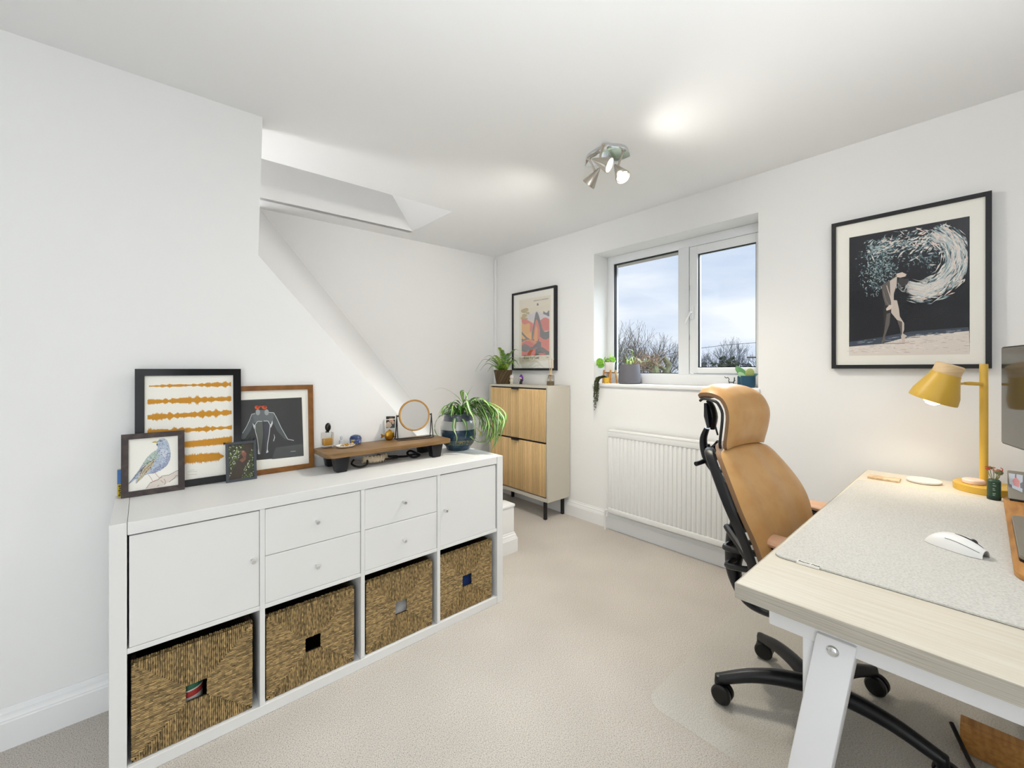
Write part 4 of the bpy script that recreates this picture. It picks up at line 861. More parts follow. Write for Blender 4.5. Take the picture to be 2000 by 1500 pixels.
ribbonp(lambda x: .47+.22*math.sin(min(1, x/.45)*PI/2)-.6*max(0, x-.25)**2, lambda x: .53+.21*math.sin(min(1, x/.45)*PI/2)-.6*max(0, x-.25)**2, '#403f49', 8, 20, 0, .42)
ribbonp(lambda x: .62+.1*x+.02*math.sin(x*22), lambda x: .76, '#5b5058', 9, 20, 0, .45); ribbonp(lambda x: .70-.04*math.sin(x*7), lambda x: .80, '#e08a55', 10, 24, 0, .7); ribbonp(lambda x: .735-.05*math.sin(x*8), lambda x: .82, '#d4574a', 11, 24, 0, .6)
ribbonp(lambda x: .64+.05*math.sin(x*9), lambda x: .92, '#dd6655', 10, 20, .62, 1)
dk = lambda x: .79-.04*math.sin(x*13)-.10*max(0, x-.3)*(1 if x < .72 else 0)
ribbonp(dk, lambda x: .93, '#565058', 12, 30, 0, .70); ribbonp(lambda x: .86-.03*math.sin(x*15), lambda x: .95, '#7b7487', 13, 20, .2, .6); ribbonp(lambda x: .89+.03*math.sin(x*10), one, '#d65c4d', 14, 24, 0, .6); ribbonp(lambda x: .88-.05*math.sin((x-.5)*9), one, '#4b474e', 15, 24, .5, 1); ribbonp(lambda x: .955, one, '#cf5a4f', 16, 12, .62, .85); ribbonp(lambda x: .955+.02*math.sin(x*30), one, '#cc5450', 16, 12, 0, .3)
P.spot(*c(478, 373), 1.9, 2.6, '#3a3936', 4, 14); P.done(t)
ink = mat('poster_ink', S('#3a3936'), .8)
def put(txt, px, size, **k):
    q = onp(px[0], px[1], P.P, P.n)+P.n*.0004; text_mesh(txt, size, q, (1, 0, 0), (0, 0, 1), ink, 'lettering', t, **k)
put('HIKARI TO YAMI', c(272, 1105), .031, bold=.0006); put('LIGHT & SHADOW', c(274, 1128), .0125); put('YI.M', c(585, 1088), .018, bold=.0002); put('HIROSHI & ART MIYAMURA', c(622, 300), .0155, align='RIGHT', bold=.0003)

# ================================================================== RADIATOR
rx0, rx1, rz0, rz1, ry = -.187, .80, .150, .768, 2.632
t = thing('radiator', ((rx0+rx1)/2, 2.66, .15), 'white ridged panel radiator under the window', 'radiator')
b = B(); n = 30; pw = (rx1-rx0-.03)/n; prof = []
for i in range(n):
    x = rx0+.015+i*pw
    for f, d in ((.0, 0), (.14, 0), (.26, .008), (.72, .008), (.84, 0)): prof.append((x+pw*f, ry-.012+.008-d))
prof.append((rx1-.015, ry-.004)); za, zb = rz0+.045, rz1-.052
def rp(z, k): return [b.verts.new((x, (ry-.004) if k else y, z)) for x, y in prof]
rows = [rp(za-.012, 1), rp(za+.006, 0), rp(zb-.006, 0), rp(zb+.012, 1)]
for r0, r1 in zip(rows, rows[1:]):
    for i in range(len(prof)-1): b.faces.new([r0[i], r0[i+1], r1[i+1], r1[i]])
mk('ridged_panel', b, rad_m, t, sharp=28)
b = B(); box(b, rx0, rx0+.0155, ry-.006, ry+.05, rz0+.01, rz1-.02, .003); box(b, rx1-.0155, rx1, ry-.006, ry+.05, rz0+.01, rz1-.02, .003); box(b, rx0, rx1, ry-.012, ry+.004, rz1-.052, rz1-.012, .005, 3); box(b, rx0, rx1, ry-.010, ry+.004, rz0, rz0+.038, .005, 3); box(b, rx0+.015, rx1-.015, ry-.002, ry+.01, rz0+.02, rz1-.02); mk('casing', b, rad_m, t)
b = B(); box(b, rx0, rx1, ry-.012, ry+.055, rz1-.014, rz1, .003)
mk('top_grille', b, rad_m, t)
b = B(); px_ = rx0-.055; tube(b, smooth_path([(px_, ry+.028, 0), (px_, ry+.028, .13), (px_+.012, ry+.028, .15), (px_+.03, ry+.03, .155), (px_+.035, ry+.03, .19)], 3), .0085, 10); mk('pipe', b, rad_m, t)
b = B(); q = (px_+.035, ry+.03, .175); lathe(b, [(0, 0), (.012, 0), (.012, .03), (.009, .034), (.009, .06), (.0145, .064), (.0145, .11), (.012, .115), (0, .115)], q, 16); tube(b, [V(q)+UP*.045, V((rx0+.01, ry+.03, .22))], .011, 10); mk('valve', b, rad_m, t)

# ================================================================== WINDOWSILL PLANTS
ZB = 1.108
wc = V((-.30, 2.80, ZB)); t = thing('plant_stand', wc, 'small wooden four-legged plant stand holding a white pot on the sill', 'plant stand')
for a in (45, 135, 225, 315):
    r_ = .046; x, y = wc.x+r_*math.cos(R(a)), wc.y+r_*math.sin(R(a)); b = B(); dx, dy = math.cos(R(a)), math.sin(R(a))
    hexa(b, [(x+dx*.008-.005, y+dy*.008-.005, ZB), (x+dx*.008+.005, y+dy*.008-.005, ZB), (x+dx*.008+.005, y+dy*.008+.005, ZB), (x+dx*.008-.005, y+dy*.008+.005, ZB), (x-.0055, y-.0055, ZB+.105), (x+.0055, y-.0055, ZB+.105), (x+.0055, y+.0055, ZB+.105), (x-.0055, y+.0055, ZB+.105)], .0015); mk('leg', b, oak_m, t)
for g in (1, -1):
    b = B(); d = V((.046*.707, g*.046*.707, 0)); tube(b, [wc-d+UP*.083, wc+d+UP*.083], .0048, 6); mk('cross_bar', b, oak_m, t)
p = wc+UP*.088; t = thing('potted_pothos', p, 'round-leaved pale green plant in a white pot on the little wooden stand', 'plant')
b = B(); lathe(b, [(0, 0), (.034, 0), (.036, .004), (.041, .078), (.038, .079), (.035, .06), (0, .06)], p, 28); mk('pot', b, mat('white_matt_ceramic', S('#e9e2da'), .5), t)
b = B(); lathe(b, [(0, .064), (.036, .064)], p, 16); mk('soil', b, soil_m, t)
def round_leaf(par, stem, c_, nrm, r_, col, vein=None, heart=.12):
    b = B(); nrm = V(nrm).normalized(); x, y = frame_of(nrm); st = 0
    if stem: tube(b, smooth_path(stem+[c_], 4), .0013, 5); paint(b, 0, S('#8fae52'))
    st = len(b.faces); n = 18; cen = b.verts.new(V(c_)-nrm*r_*.12); rim = []
    for i in range(n):
        a = 2*PI*i/n; rr = r_*(1-heart*math.cos(a)**8*(1 if math.cos(a) > 0 else -1.2)); rim.append(b.verts.new(V(c_)+x*rr*math.cos(a)+y*rr*.88*math.sin(a)+nrm*r_*.10*math.sin(a)**2))
    for i in range(n): b.faces.new([cen, rim[i], rim[(i+1) % n]]); paint(b, len(b.faces)-1, col if i % 3 else tuple(min(1, k*1.25) for k in col[:3])+(1,))
    return mk('leaf', b, leaf_m, par, sharp=80, normals=False)
lg = [S('#74a92e'), S('#86b53c'), S('#5f962a'), S('#80b03a')]; rnd = random.Random(6); top = p+UP*.066
tow = (CAM-p).normalized()
for dx, dz, r_ in ((-.062, .018, .030), (-.050, -.012, .027), (-.082, .0, .019)): cc = top+V((dx, -.05, dz)); round_leaf(t, [top, top+V((dx*.5, -.02, .035))], cc, tow+V((-.25, 0, .15)), r_, lg[2] if dz < 0 else lg[0])
for i in range(16):
    a = rnd.uniform(0, 2*PI); e = rnd.uniform(.02, .045); cc = top+V((math.cos(a)*e, math.sin(a)*e*.9, rnd.uniform(.012, .05))); round_leaf(t, [top+V((math.cos(a)*.008, math.sin(a)*.008, 0))], cc, tow*.6+V((math.cos(a)*.9, math.sin(a)*.5, rnd.uniform(.1, .9))), rnd.uniform(.013, .02), rnd.choice(lg))
leaf_strip(t, [top, top+UP*.04, top+V((.006, 0, .085))], .008, S('#cfe08d'), S('#e6efc0'))
# trailing string plant in the yellow pot
yc = V((-.302, 2.745, ZB)); t = thing('trailing_plant', yc, 'dark trailing string plant in a tiny yellow pot hanging over the sill edge', 'plant')
b = B(); lathe(b, [(0, 0), (.019, 0), (.024, .012), (.025, .045), (.022, .046), (.02, .036), (0, .036)], yc+V((.012, 0, 0)), 20); mk('pot', b, mat('yellow_pot', S('#e0b13a'), .4, noise=(40, S('#7c6a45'), .58, .66)), t)
rnd = random.Random(8)
for i in range(15):
    a0 = rnd.uniform(-.9, .35); ln = rnd.choice((.06, .1, .14, .17, .2))*rnd.uniform(.8, 1.05); sx = rnd.uniform(-.028, .012); b0 = yc+V((.012+math.cos(a0*2)*.01, -.012, .045)); front = 2.677-rnd.uniform(0, .014)
    P_ = smooth_path([b0, V((yc.x-.004+sx*.5, 2.722, ZB+.053+rnd.uniform(-.004, .004))), V((yc.x-.012+sx, front, ZB+.030)), V((yc.x-.018+sx*1.2, front-.002, ZB-ln*.4)), V((yc.x-.030+sx*.7+rnd.uniform(-.01, .01), front, ZB-ln))], 6)
    b = B(); tube(b, P_, .0012, 4); paint(b, 0, S('#4c4a30'))
    for k in range(len(P_)-1):
        for j in range(4):
            q = P_[k].lerp(P_[k+1], rnd.random()); d = V((rnd.gauss(0, 1), rnd.gauss(-.4, .7), rnd.gauss(0, .6))).normalized(); q2 = q+d*.005; st = len(b.faces); x, y = frame_of(d); r_ = rnd.uniform(.0026, .0042)
            b.faces.new([b.verts.new(q2+d*r_*1.2), b.verts.new(q2+x*r_), b.verts.new(q2-d*r_), b.verts.new(q2-x*r_)]); b.faces.new([b.verts.new(q2+d*r_*1.2), b.verts.new(q2+y*r_), b.verts.new(q2-d*r_), b.verts.new(q2-y*r_)]); paint(b, st, rnd.choice([S('#3e4a2c'), S('#515a36'), S('#2f3a26'), S('#66683e')]))
    mk('trailing_stem', b, leaf_m, t, sharp=80, normals=False)
# dark pot with young striped plant
gc = V((-.112, 2.795, ZB)); t = thing('potted_seedling', gc, 'pale striped young plant in a squat charcoal grey pot on the sill', 'plant')
b = B(); lathe(b, [(0, 0), (.075, 0), (.083, .006), (.086, .022), (.074, .143), (.0725, .147), (.069, .145), (.068, .12), (0, .12)], gc, 36); mk('pot', b, mat('charcoal_concrete', S('#69686f'), .7, bump=(50, .2, .002)), t)
b = B(); lathe(b, [(0, .134), (.05, .138), (.069, .128)], gc, 20); mk('soil', b, mat('red_brown_soil', S('#6b4238'), .95, noise=(70, S('#3a2a22'), .4, .6), bump=(120, .8, .006)), t)
gp = gc+UP*.132; rnd = random.Random(21)
leaf_strip(t, [gp+V((-.01, 0, 0)), gp+V((.03, -.01, .09)), gp+V((.035, -.015, .12)), gp+V((-.01, -.02, .13)), gp+V((-.065, -.03, .105)), gp+V((-.09, -.035, .06))], .005, S('#79a047'), S('#a9c278'))
leaf_strip(t, [gp+V((-.02, 0, 0)), gp+V((-.05, -.02, .06)), gp+V((-.09, -.03, .03)), gp+V((-.105, -.04, -.03)), gp+V((-.08, -.045, -.08))], .0045, S('#8fae5c'), S('#c7d6a0'))
leaf_strip(t, [gp+V((.0, 0, 0)), gp+V((-.03, -.01, .085)), gp+V((.0, -.01, .10)), gp+V((.03, -.01, .095))], .0045, S('#9fbf62'), S('#dfe8b8'))
for i in range(12):
    a = rnd.uniform(0, 2*PI); h = rnd.uniform(.03, .07); L_ = rnd.uniform(.03, .06); dr = V((math.cos(a), math.sin(a)*.7, 0)); bs = gp+V((rnd.uniform(-.03, .02), rnd.uniform(-.02, .02), 0))
    leaf_strip(t, [bs, bs+dr*L_*.4+UP*h, bs+dr*L_*.8+UP*h*.95, bs+dr*L_*1.05+UP*h*.35], rnd.uniform(.0055, .0085), rnd.choice([S('#8fc24a'), S('#a9d05c'), S('#c9dd84')]), S('#e4ecba'))
for i in range(3): leaf_strip(t, [gp+V((.03, 0, 0)), gp+V((.05, .0, .04+i*.01)), gp+V((.075+.01*i, .0, .045)), gp+V((.10, 0, .03-.01*i))], .0035, S('#a3a354'), S('#c9c684'))
# pair of navy pots with a succulent, right end
for k, (x, y, r_, h, lab) in enumerate(((.752, 2.752, .041, .071, 'navy blue pot with a thick-leaved green succulent at the right end of the sill'), (.705, 2.815, .036, .068, 'second navy blue pot, half hidden behind the succulent pot'))):
    q = V((x, y, ZB)); t = thing('blue_pot', q, lab, 'plant pot', None); b = B(); lathe(b, [(0, 0), (r_*.8, 0), (r_*.93, .008), (r_, .022), (r_, h), (r_-.004, h), (r_-.005, h-.015), (0, h-.015)], q, 28); mk('pot', b, navypot_m, t)
    b = B(); lathe(b, [(0, h-.012), (r_-.005, h-.012)], q, 16); mk('soil', b, soil_m, t)
    if k == 0:
        def paddle(c0, c1, w, col):
            b = B(); c0, c1 = V(c0), V(c1); ax = (c1-c0); ln = ax.length; ax.normalize(); sd = ax.cross(tow).normalized(); nn_ = sd.cross(ax); M = Matrix((sd, nn_, ax)).transposed(); ball(b, (c0+c1)/2, (w, .006, ln/2), 16, 12, M); paint(b, 0, col); return mk('leaf', b, leaf_m, t)
        tq = q+UP*(h-.01); paddle(tq+V((-.005, 0, 0)), tq+V((-.07, .0, .065)), .021, S('#5d8f58')); paddle(tq+V((.012, -.008, -.006)), tq+V((.016, -.012, .055)), .026, S('#a3b06a')); paddle(tq+V((-.01, -.01, -.004)), tq+V((-.05, -.015, .03)), .016, S('#9cc39a')); paddle(tq+V((.02, .012, 0)), tq+V((.044, .014, .024)), .010, S('#5d8d86'))
# wire animal on a glass dish
q = V((.640, 2.79, ZB)); t = thing('wire_figurine', q, 'tiny black wire animal figurine on a clear glass dome by the navy pots', 'figurine')
b = B(); lathe(b, [(.045, 0), (.046, .004), (.04, .014), (.025, .022), (0, .024)], q, 24); mk('dome', b, glassy('dome_glass', (.93, .95, .97, 1), 1.2), t)
b = B(); zc = q+UP*.024
tube(b, [zc+V((-.016, 0, .004)), zc+V((.016, 0, .006))], .0026, 6); tube(b, smooth_path([zc+V((-.014, 0, .002)), zc+V((-.017, 0, .016)), zc+V((-.013, 0, .022)), zc+V((-.022, 0, .036)), zc+V((-.030, 0, .03)), zc+V((-.042, 0, .04))], 3), .0022, 6); tube(b, smooth_path([zc+V((.014, 0, .003)), zc+V((.018, 0, .018)), zc+V((.019, 0, .036))], 3), [.003]*7, 6); tube(b, [zc+V((.017, 0, .015)), zc+V((.026, 0, .017))], .002, 5); tube(b, [zc+V((-.012, 0, .004)), zc+V((-.008, 0, .012))], .0016, 5)
for x in (-.014, -.01, .011, .015): tube(b, [zc+V((x, .0, .005)), zc+V((x+.001, -.002, -.003))], .0014, 5)
mk('wire_animal', b, black_m, t)

# ================================================================== CEILING SPOTLIGHT
lc = V((.362, 1.862, ceil_z(1.862))); t = thing('ceiling_spotlight', lc-UP*.16, 'satin chrome three-cone spotlight on the ceiling', 'ceiling light')
b = B(); pts = []
corn = [on(1137, 327, 'z', lc.z-.012), on(1236, 305, 'z', lc.z-.012), on(1185, 279, 'z', lc.z-.012)]
cen = (corn[0]+corn[1]+corn[2])/3
ring_ = []
for i in range(3):
    p0, p1, p2 = corn[i-1], corn[i], corn[(i+1) % 3]; a, c2 = p1+(p0-p1)*.16, p1+(p2-p1)*.16
    for k in range(6): s = k/5; ring_.append((a*(1-s)*(1-s)+p1*(2*s*(1-s))+c2*s*s))
    m_ = (p1+p2)/2; out = (m_-cen).normalized(); e0, e1 = c2, p2+(p1-p2)*.16
    for k in range(1, 6): s = k/6; ring_.append(e0.lerp(e1, s)+out*.03*math.sin(PI*s))
prism(b, [V((p.x, p.y, lc.z-.016)) for p in ring_], (0, 0, .018), .004, 2); mk('plate', b, chrome_m, t)
warm = (1, .96, .89)
bulb_m = mat('lamp_glow', (1, .96, .88, 1), .5, emit=((1, .95, .86, 1), 6))
def head(ap, mo, st0, st1, dA, dM, power, ang):
    A, M_ = pd(*ap, dA), pd(*mo, dM); ax = (M_-A).normalized(); L_ = (M_-A).length; rm = .037
    b = B(); lathe(b, [(0, -.004), (.005, 0), (.008, .006), (rm*.55, L_*.45), (rm, L_*.92), (rm, L_), (rm-.003, L_), (rm-.004, L_*.93)], A, 28, ax); hd = mk('spot_head', b, nickel_m, t)
    b = B(); lathe(b, [(0, L_*.90), (rm-.008, L_*.90), (rm-.007, L_*.84)], A, 24, ax); mk('bulb', b, bulb_m, hd)
    q = A+ax*L_*.45; s0 = V(st0); b = B(); tube(b, [s0, q+UP*.03, q+UP*.004], [.006, .0055, .007], 10); lathe(b, [(0, 0), (.011, 0), (.011, .006), (0, .006)], s0-UP*.006, 14); mk('stem', b, nickel_m, t)
    lamp('spot_beam', 'SPOT', A+ax*(L_*1.02+.004), power, warm, .05, ax, ang, .8)
zz = lc.z-.014
lamp('spot_spill', 'SPOT', lc-UP*.17, 40, (1, .91, .74), .03, (0, 0, -1), 135, .9)
h1 = on(1150, 309, 'z', zz); h2 = on(1179, 283, 'z', zz); h3 = on(1218, 293, 'z', zz)
head((1171, 329), (1149, 361), h1, 0, h1.dot(FW)-CAM.dot(FW), h1.dot(FW)-CAM.dot(FW)+.045, 36, 150)
head((1157, 311), (1191, 323), h2, 0, h2.dot(FW)-CAM.dot(FW)-.01, h2.dot(FW)-CAM.dot(FW)-.045, 12, 150)
head((1201, 322), (1217, 347), h3, 0, h3.dot(FW)-CAM.dot(FW), h3.dot(FW)-CAM.dot(FW)-.05, 16, 150)

# ================================================================== LARGE FRAMED PICTURE
dp = .03; O = V((1.183, YW-dp-.001, 1.222))
t, P, F = picture('framed_picture', O, (1, 0, 0), (0, 0, 1), .556, .745, .0185, dp, blackframe_m, 'large black framed picture of a dancer in a cloud of white powder', 'picture frame')
c = crop(1600, 360, 3.947); rnd = random.Random(14)
P.poly([c(230, 1310), c(1160, 1310), c(1160, 245), c(232, 412)], '#25262b', 1)
P.poly([c(232, 830), c(232, 412), c(1160, 245), c(1160, 730), c(700, 775)], '#292a30', 2)
P.poly([c(230, 1250), c(480, 1225), c(700, 1160), c(1155, 1125), c(1160, 1310), c(230, 1322)], '#e8dfd6', 3)
P.poly([c(230, 1215), c(470, 1180), c(700, 1135), c(1150, 1100), c(1155, 1130), c(700, 1172), c(480, 1230), c(230, 1252)], '#4a5260', 3)
for i in range(160):
    x = rnd.uniform(235, 1150); s = (x-230)/930; y = rnd.uniform(1262-130*s, 1300); P.spot(*c(x, y), rnd.uniform(1, 7), rnd.uniform(.3, .8), rnd.choice(['#d9cbc2', '#efe8e1', '#dccfc8', '#c9bdb8', '#f2ece6']), 4, 7)
for i in range(50): x = rnd.uniform(235, 1150); s = (x-230)/930; P.spot(*c(x, 1225-105*s+rnd.uniform(-10, 14)), rnd.uniform(2, 7), .7, rnd.choice(['#7f8795', '#5a6470', '#99a1ab']), 4, 7, -.1)
P.line([c(1040, 740), c(1055, 960), c(1062, 1100)], .6, '#17181b', 4); P.line([c(240, 836), c(400, 820)], .6, '#1b1c20', 4); P.line([c(1010, 740), c(1160, 725)], .5, '#1b1c20', 4)
def tuft(x, y, ang, ln, wd, colr, k):
    if x+abs(math.cos(ang)*ln)+wd > 1150 or y-abs(math.sin(ang)*ln)-wd < 422-(x-232)*.18 or x < 260: return
    dx, dy = math.cos(ang)*ln, math.sin(ang)*ln; nx, ny = -math.sin(ang)*wd, math.cos(ang)*wd; P.poly([c(x-dx, y-dy), c(x-dx*.2+nx, y-dy*.2+ny), c(x+dx, y+dy), c(x-dx*.2-nx, y-dy*.2-ny)], colr, k)
teal = ['#4f6a72', '#6f8a90', '#8ea5a8', '#3d5058', '#aebfbf', '#2f3f46', '#c6d0cd']; white = ['#eceae3', '#d9dcd9', '#f4efe8', '#c3cccf', '#e4ddd6', '#a9b8be', '#f0d9cf']
for i in range(900):                                                # left dusty cloud
    x = rnd.gauss(470, 75); y = rnd.gauss(620, 120)
    if 260 < x < 760 and 430 < y < 880: tuft(x, y, rnd.uniform(0, 3.1), rnd.uniform(4, 16), rnd.uniform(1.5, 5), rnd.choice(teal), 5)
for i in range(520):                                                # top sweep up to the right
    s = rnd.random(); x = 380+620*s; y = 510-150*s**1.6-20*math.sin(s*5)+rnd.gauss(0, 32+40*s); tuft(x, y, -.35+rnd.gauss(0, .5), rnd.uniform(8, 34), rnd.uniform(2, 7), rnd.choice(white if rnd.random() < .35+.55*s else teal), 6)
for i in range(1500):                                               # right crescent of thick powder
    a = rnd.uniform(-1.15, 1.75); r_ = rnd.gauss(1.0, .16); x = 775+305*r_*math.cos(a); y = 605+230*r_*math.sin(a)-40*math.cos(a)
    tuft(x, y, a+PI/2+rnd.gauss(0, .16), rnd.uniform(16, 60), rnd.uniform(2, 6.5), rnd.choice(white if rnd.random() < .88-.5*abs(r_-1) else teal), 7)
for i in range(160): x = rnd.gauss(820, 70); y = rnd.gauss(560, 55); tuft(x, y, rnd.uniform(0, 3), rnd.uniform(4, 16), rnd.uniform(2, 4), rnd.choice(teal[:4]), 6)
for i in range(90):                                                 # streaks from the hair to the crescent
    s = i/90; q0 = (680+rnd.uniform(-20, 20), 745+90*s); q1 = (800, 830+30*s-60*(1-s)); q2 = (960, 800-80*rnd.random()); P.line([c(*q0), c(*q1), c(*q2)], [.3, .8, .35], rnd.choice(white), 8)
for a0 in range(3): P.line([c(610+a0*6, 760), c(612+a0*14, 800+a0*12), c(640+a0*10, 830), c(670, 800-a0*10), c(690, 760)], .5, '#cfd3d0', 9)
fl = '#d8cbc0'; sh = '#6f6864'; dkk = '#3a3839'
P.poly([c(480, 780), c(540, 745), c(600, 700), c(600, 760), c(575, 860), c(560, 930), c(540, 960), c(510, 930), c(490, 860)], sh, 9)
P.poly([c(545, 745), c(600, 710), c(597, 780), c(575, 840), c(575, 900), c(555, 930), c(548, 840)], fl, 10)
P.poly([c(595, 690), c(640, 678), c(675, 695), c(660, 712), c(625, 720), c(600, 715)], '#e6d6c8', 10); P.poly([c(615, 720), c(690, 735), c(680, 770), c(640, 790), c(610, 760)], '#4a4747', 9)
P.poly([c(555, 890), c(600, 895), c(615, 960), c(622, 1020), c(655, 1070), c(655, 1120), c(645, 1150), c(678, 1168), c(660, 1185), c(665, 1222), c(640, 1225), c(632, 1180), c(625, 1110), c(600, 1045), c(555, 990)], fl, 11)
P.poly([c(600, 1045), c(640, 1060), c(640, 1150), c(632, 1170), c(622, 1110)], sh, 12); P.poly([c(500, 930), c(555, 940), c(545, 1000), c(540, 1080), (c(520, 1130)), c(500, 1190), c(495, 1228), c(475, 1228), c(490, 1170), c(500, 1090), c(495, 1000)], dkk, 9)
P.poly([c(520, 1000), c(550, 990), c(542, 1080), c(505, 1180), c(515, 1195), c(485, 1230), c(478, 1222), c(500, 1150)], sh, 10); P.poly([c(540, 930), c(570, 930), c(550, 965), c(520, 975), c(515, 960)], '#e6d6c8', 12); P.line([c(520, 780), c(545, 860), c(565, 930)], 1.6, fl, 11); P.line([c(495, 820), c(515, 900), c(545, 940)], 1.3, '#8c847e', 11)
P.line([c(470, 1228), c(660, 1226)], .8, '#4a4444', 6); P.done(t)
# ================================================================== DESK
DZ, dx0, dx1, dy0, dy1 = .735, 1.333, 2.12, 1.06, 2.64
t = thing('desk', ((dx0+dx1)/2, (dy0+dy1)/2, 0), 'pale birch-topped desk on white metal legs at the right', 'desk')
b = B(); st = 0; box(b, dx0+.001, dx1-.001, dy0+.001, dy1-.001, DZ-.0345, DZ, .0015, 1); top = mk('desktop', b, desk_m, t, smooth=False)
b = B(); e = .0012
box(b, dx0-.0002, dx1, dy0-e, dy0+.0008, DZ-.034, DZ-.0012); box(b, dx0-e, dx0+.0008, dy0-.0002, dy1, DZ-.034, DZ-.0012); box(b, dx0, dx1, dy1-.0008, dy1+e, DZ-.034, DZ-.0012); mk('edge_band', b, deskedge_m, top, smooth=False)
zr0, zr1 = .647, DZ-.035
b = B(); box(b, dx0+.055, dx1-.06, dy0+.045, dy0+.075, zr0, zr1, .003); mk('cross_rail', b, whitemetal_m, t)
b = B(); box(b, dx0+.055, dx1-.06, dy1-.13, dy1-.10, zr0, zr1, .003); mk('cross_rail', b, whitemetal_m, t)
for x in (dx0+.12, dx1-.16):
    b = B(); box(b, x, x+.04, dy0+.076, dy1-.131, zr0+.01, zr1, .003); mk('long_rail', b, whitemetal_m, t)
def leg(xa, xb, ya, yb, name='leg'):
    """xa = (left, right) at the top, xb at the floor"""
    b = B(); z1 = zr1-.026
    hexa(b, [(xb[0], ya, 0), (xb[1], ya, 0), (xb[1], yb, 0), (xb[0], yb, 0), (xa[0], ya, z1), (xa[1], ya, z1), (xa[1], yb, z1), (xa[0], yb, z1)], .004); return mk(name, b, whitemetal_m, t)
l1 = leg((1.480, 1.548), (1.368, 1.443), dy0+.036, dy0+.094); leg((1.975, 2.043), (2.02, 2.095), dy0+.036, dy0+.094)
leg((1.480, 1.548), (1.368, 1.443), dy1-.14, dy1-.085); leg((1.975, 2.043), (2.02, 2.095), dy1-.14, dy1-.085)
b = B(); box(b, 1.452, 1.475, dy0+.05, dy0+.085, .50, zr0+.002, .003); mk('leg_bracket', b, whitemetal_m, t)
q = on(1626, 1272, 'y', dy0+.036); b = B(); lathe(b, [(0, .006), (.006, .0055), (.010, .003), (.0115, 0), (0, 0)], q, 20, (0, -1, 0)); mk('bolt', b, chrome_m, l1)
# felt desk mat with its sewn tag
mx0, mx1, my0, my1, mz = dx0+.012, 1.752, 1.272, 2.36, DZ+.0048
b = B(); r_ = .022; pts = []
for cx, cy, a0 in ((2.02-r_, my1-r_, 0), (mx0+r_, my1-r_, 90), (mx0+r_, my0+r_, 180), (2.02-r_, my0+r_, 270)):
    for k in range(5): a = R(a0+k*22.5); pts.append((cx+r_*math.cos(a), cy+r_*math.sin(a), DZ+.0006))
prism(b, pts, (0, 0, .0042)); m = thing('desk_mat', (1.6, 1.8, DZ), 'large pale grey felt desk mat under the white mouse', 'desk mat')
mk('felt_top', b, felt_m, m, smooth=False)
b = B(); prism(b, [(p[0], p[1], DZ+.0002) for p in pts], (0, 0, .0009)); mk('dark_backing', b, mat('dark_backing', S('#57544c'), .8), m, smooth=False)
ta, tb = on(1553, 1099, 'z', mz), on(1598, 1112, 'z', mz)
b = B(); box(b, ta.x, tb.x, my0-.0035, my0+.010, mz, mz+.0009, .0003, 1); box(b, ta.x, tb.x, my0-.0035, my0-.0022, DZ+.0008, mz+.0006); tg_ = mk('sewn_tag', b, mat('white_tag', S('#f1efe9'), .7), m)
text_mesh('Beaver Peak', .0092, V((ta.x+.002, my0+.0005, mz+.0012)), (1, 0, 0), (0, 1, 0), ink, 'lettering', tg_, shear=.2, bold=.00045)
# mouse
mc = V((1.664, 1.662, mz)); t = thing('computer_mouse', mc, 'white wireless mouse with black seams on the felt mat', 'mouse')
ang = R(-26); mu_ = V((math.cos(ang), math.sin(ang), 0)); mv_ = V((-math.sin(ang), math.cos(ang), 0))
def mouse_pt(u_, v_, inset=0):
    s = u_*2-1; w = .0315*(1-abs(s)**3.2*.55)*(1-.08*math.sin(PI*u_)); h = .040*(max(0, 1-abs(s*.93-.08)**2.2))**.62; a = PI*v_
    return mc+mu_*(-s*.062)*-1+mv_*(w*math.cos(a))+UP*(.001+h*math.sin(a)**.72*(1 if inset == 0 else 1))
b = B(); g = surf(b, lambda u_, v_: mouse_pt(u_, v_), 26, 18); bmesh.ops.remove_doubles(b, verts=b.verts[:], dist=1e-5); bmesh.ops.holes_fill(b, edges=[e_ for e_ in b.edges if e_.is_boundary]); sh = mk('shell', b, mat('white_mouse_plastic', S('#f0efed'), .35), t, sharp=60)
b = B(); tube(b, [mouse_pt(.50+.46*i/12, .5+.035*math.sin(i/12*PI))+UP*.0003 for i in range(13)], [.0006+.0012*math.sin(PI*i/12) for i in range(13)], 6); tube(b, [mouse_pt(.42+.54*i/12, .79+.05*i/12)+UP*.0002 for i in range(13)], .0007, 5); tube(b, [mouse_pt(.42+.54*i/12, .21-.05*i/12)+UP*.0002 for i in range(13)], .0007, 5)
mk('seam', b, blackp_m, t)
b = B(); wp = mouse_pt(.80, .5); lathe(b, [(0, -.0035), (.007, -.0035), (.0085, -.002), (.0085, .002), (.007, .0035), (0, .0035)], wp-UP*.004, 18, mv_); mk('scroll_wheel', b, blackp_m, t)
b = B()
for s in range(25): pass
prism(b, [mc+mu_*(.053*math.cos(a))+mv_*(.025*math.sin(a))+UP*.0002 for a in (2*PI*k/24 for k in range(24))], (0, 0, .0012)); mk('base', b, blackp_m, t)
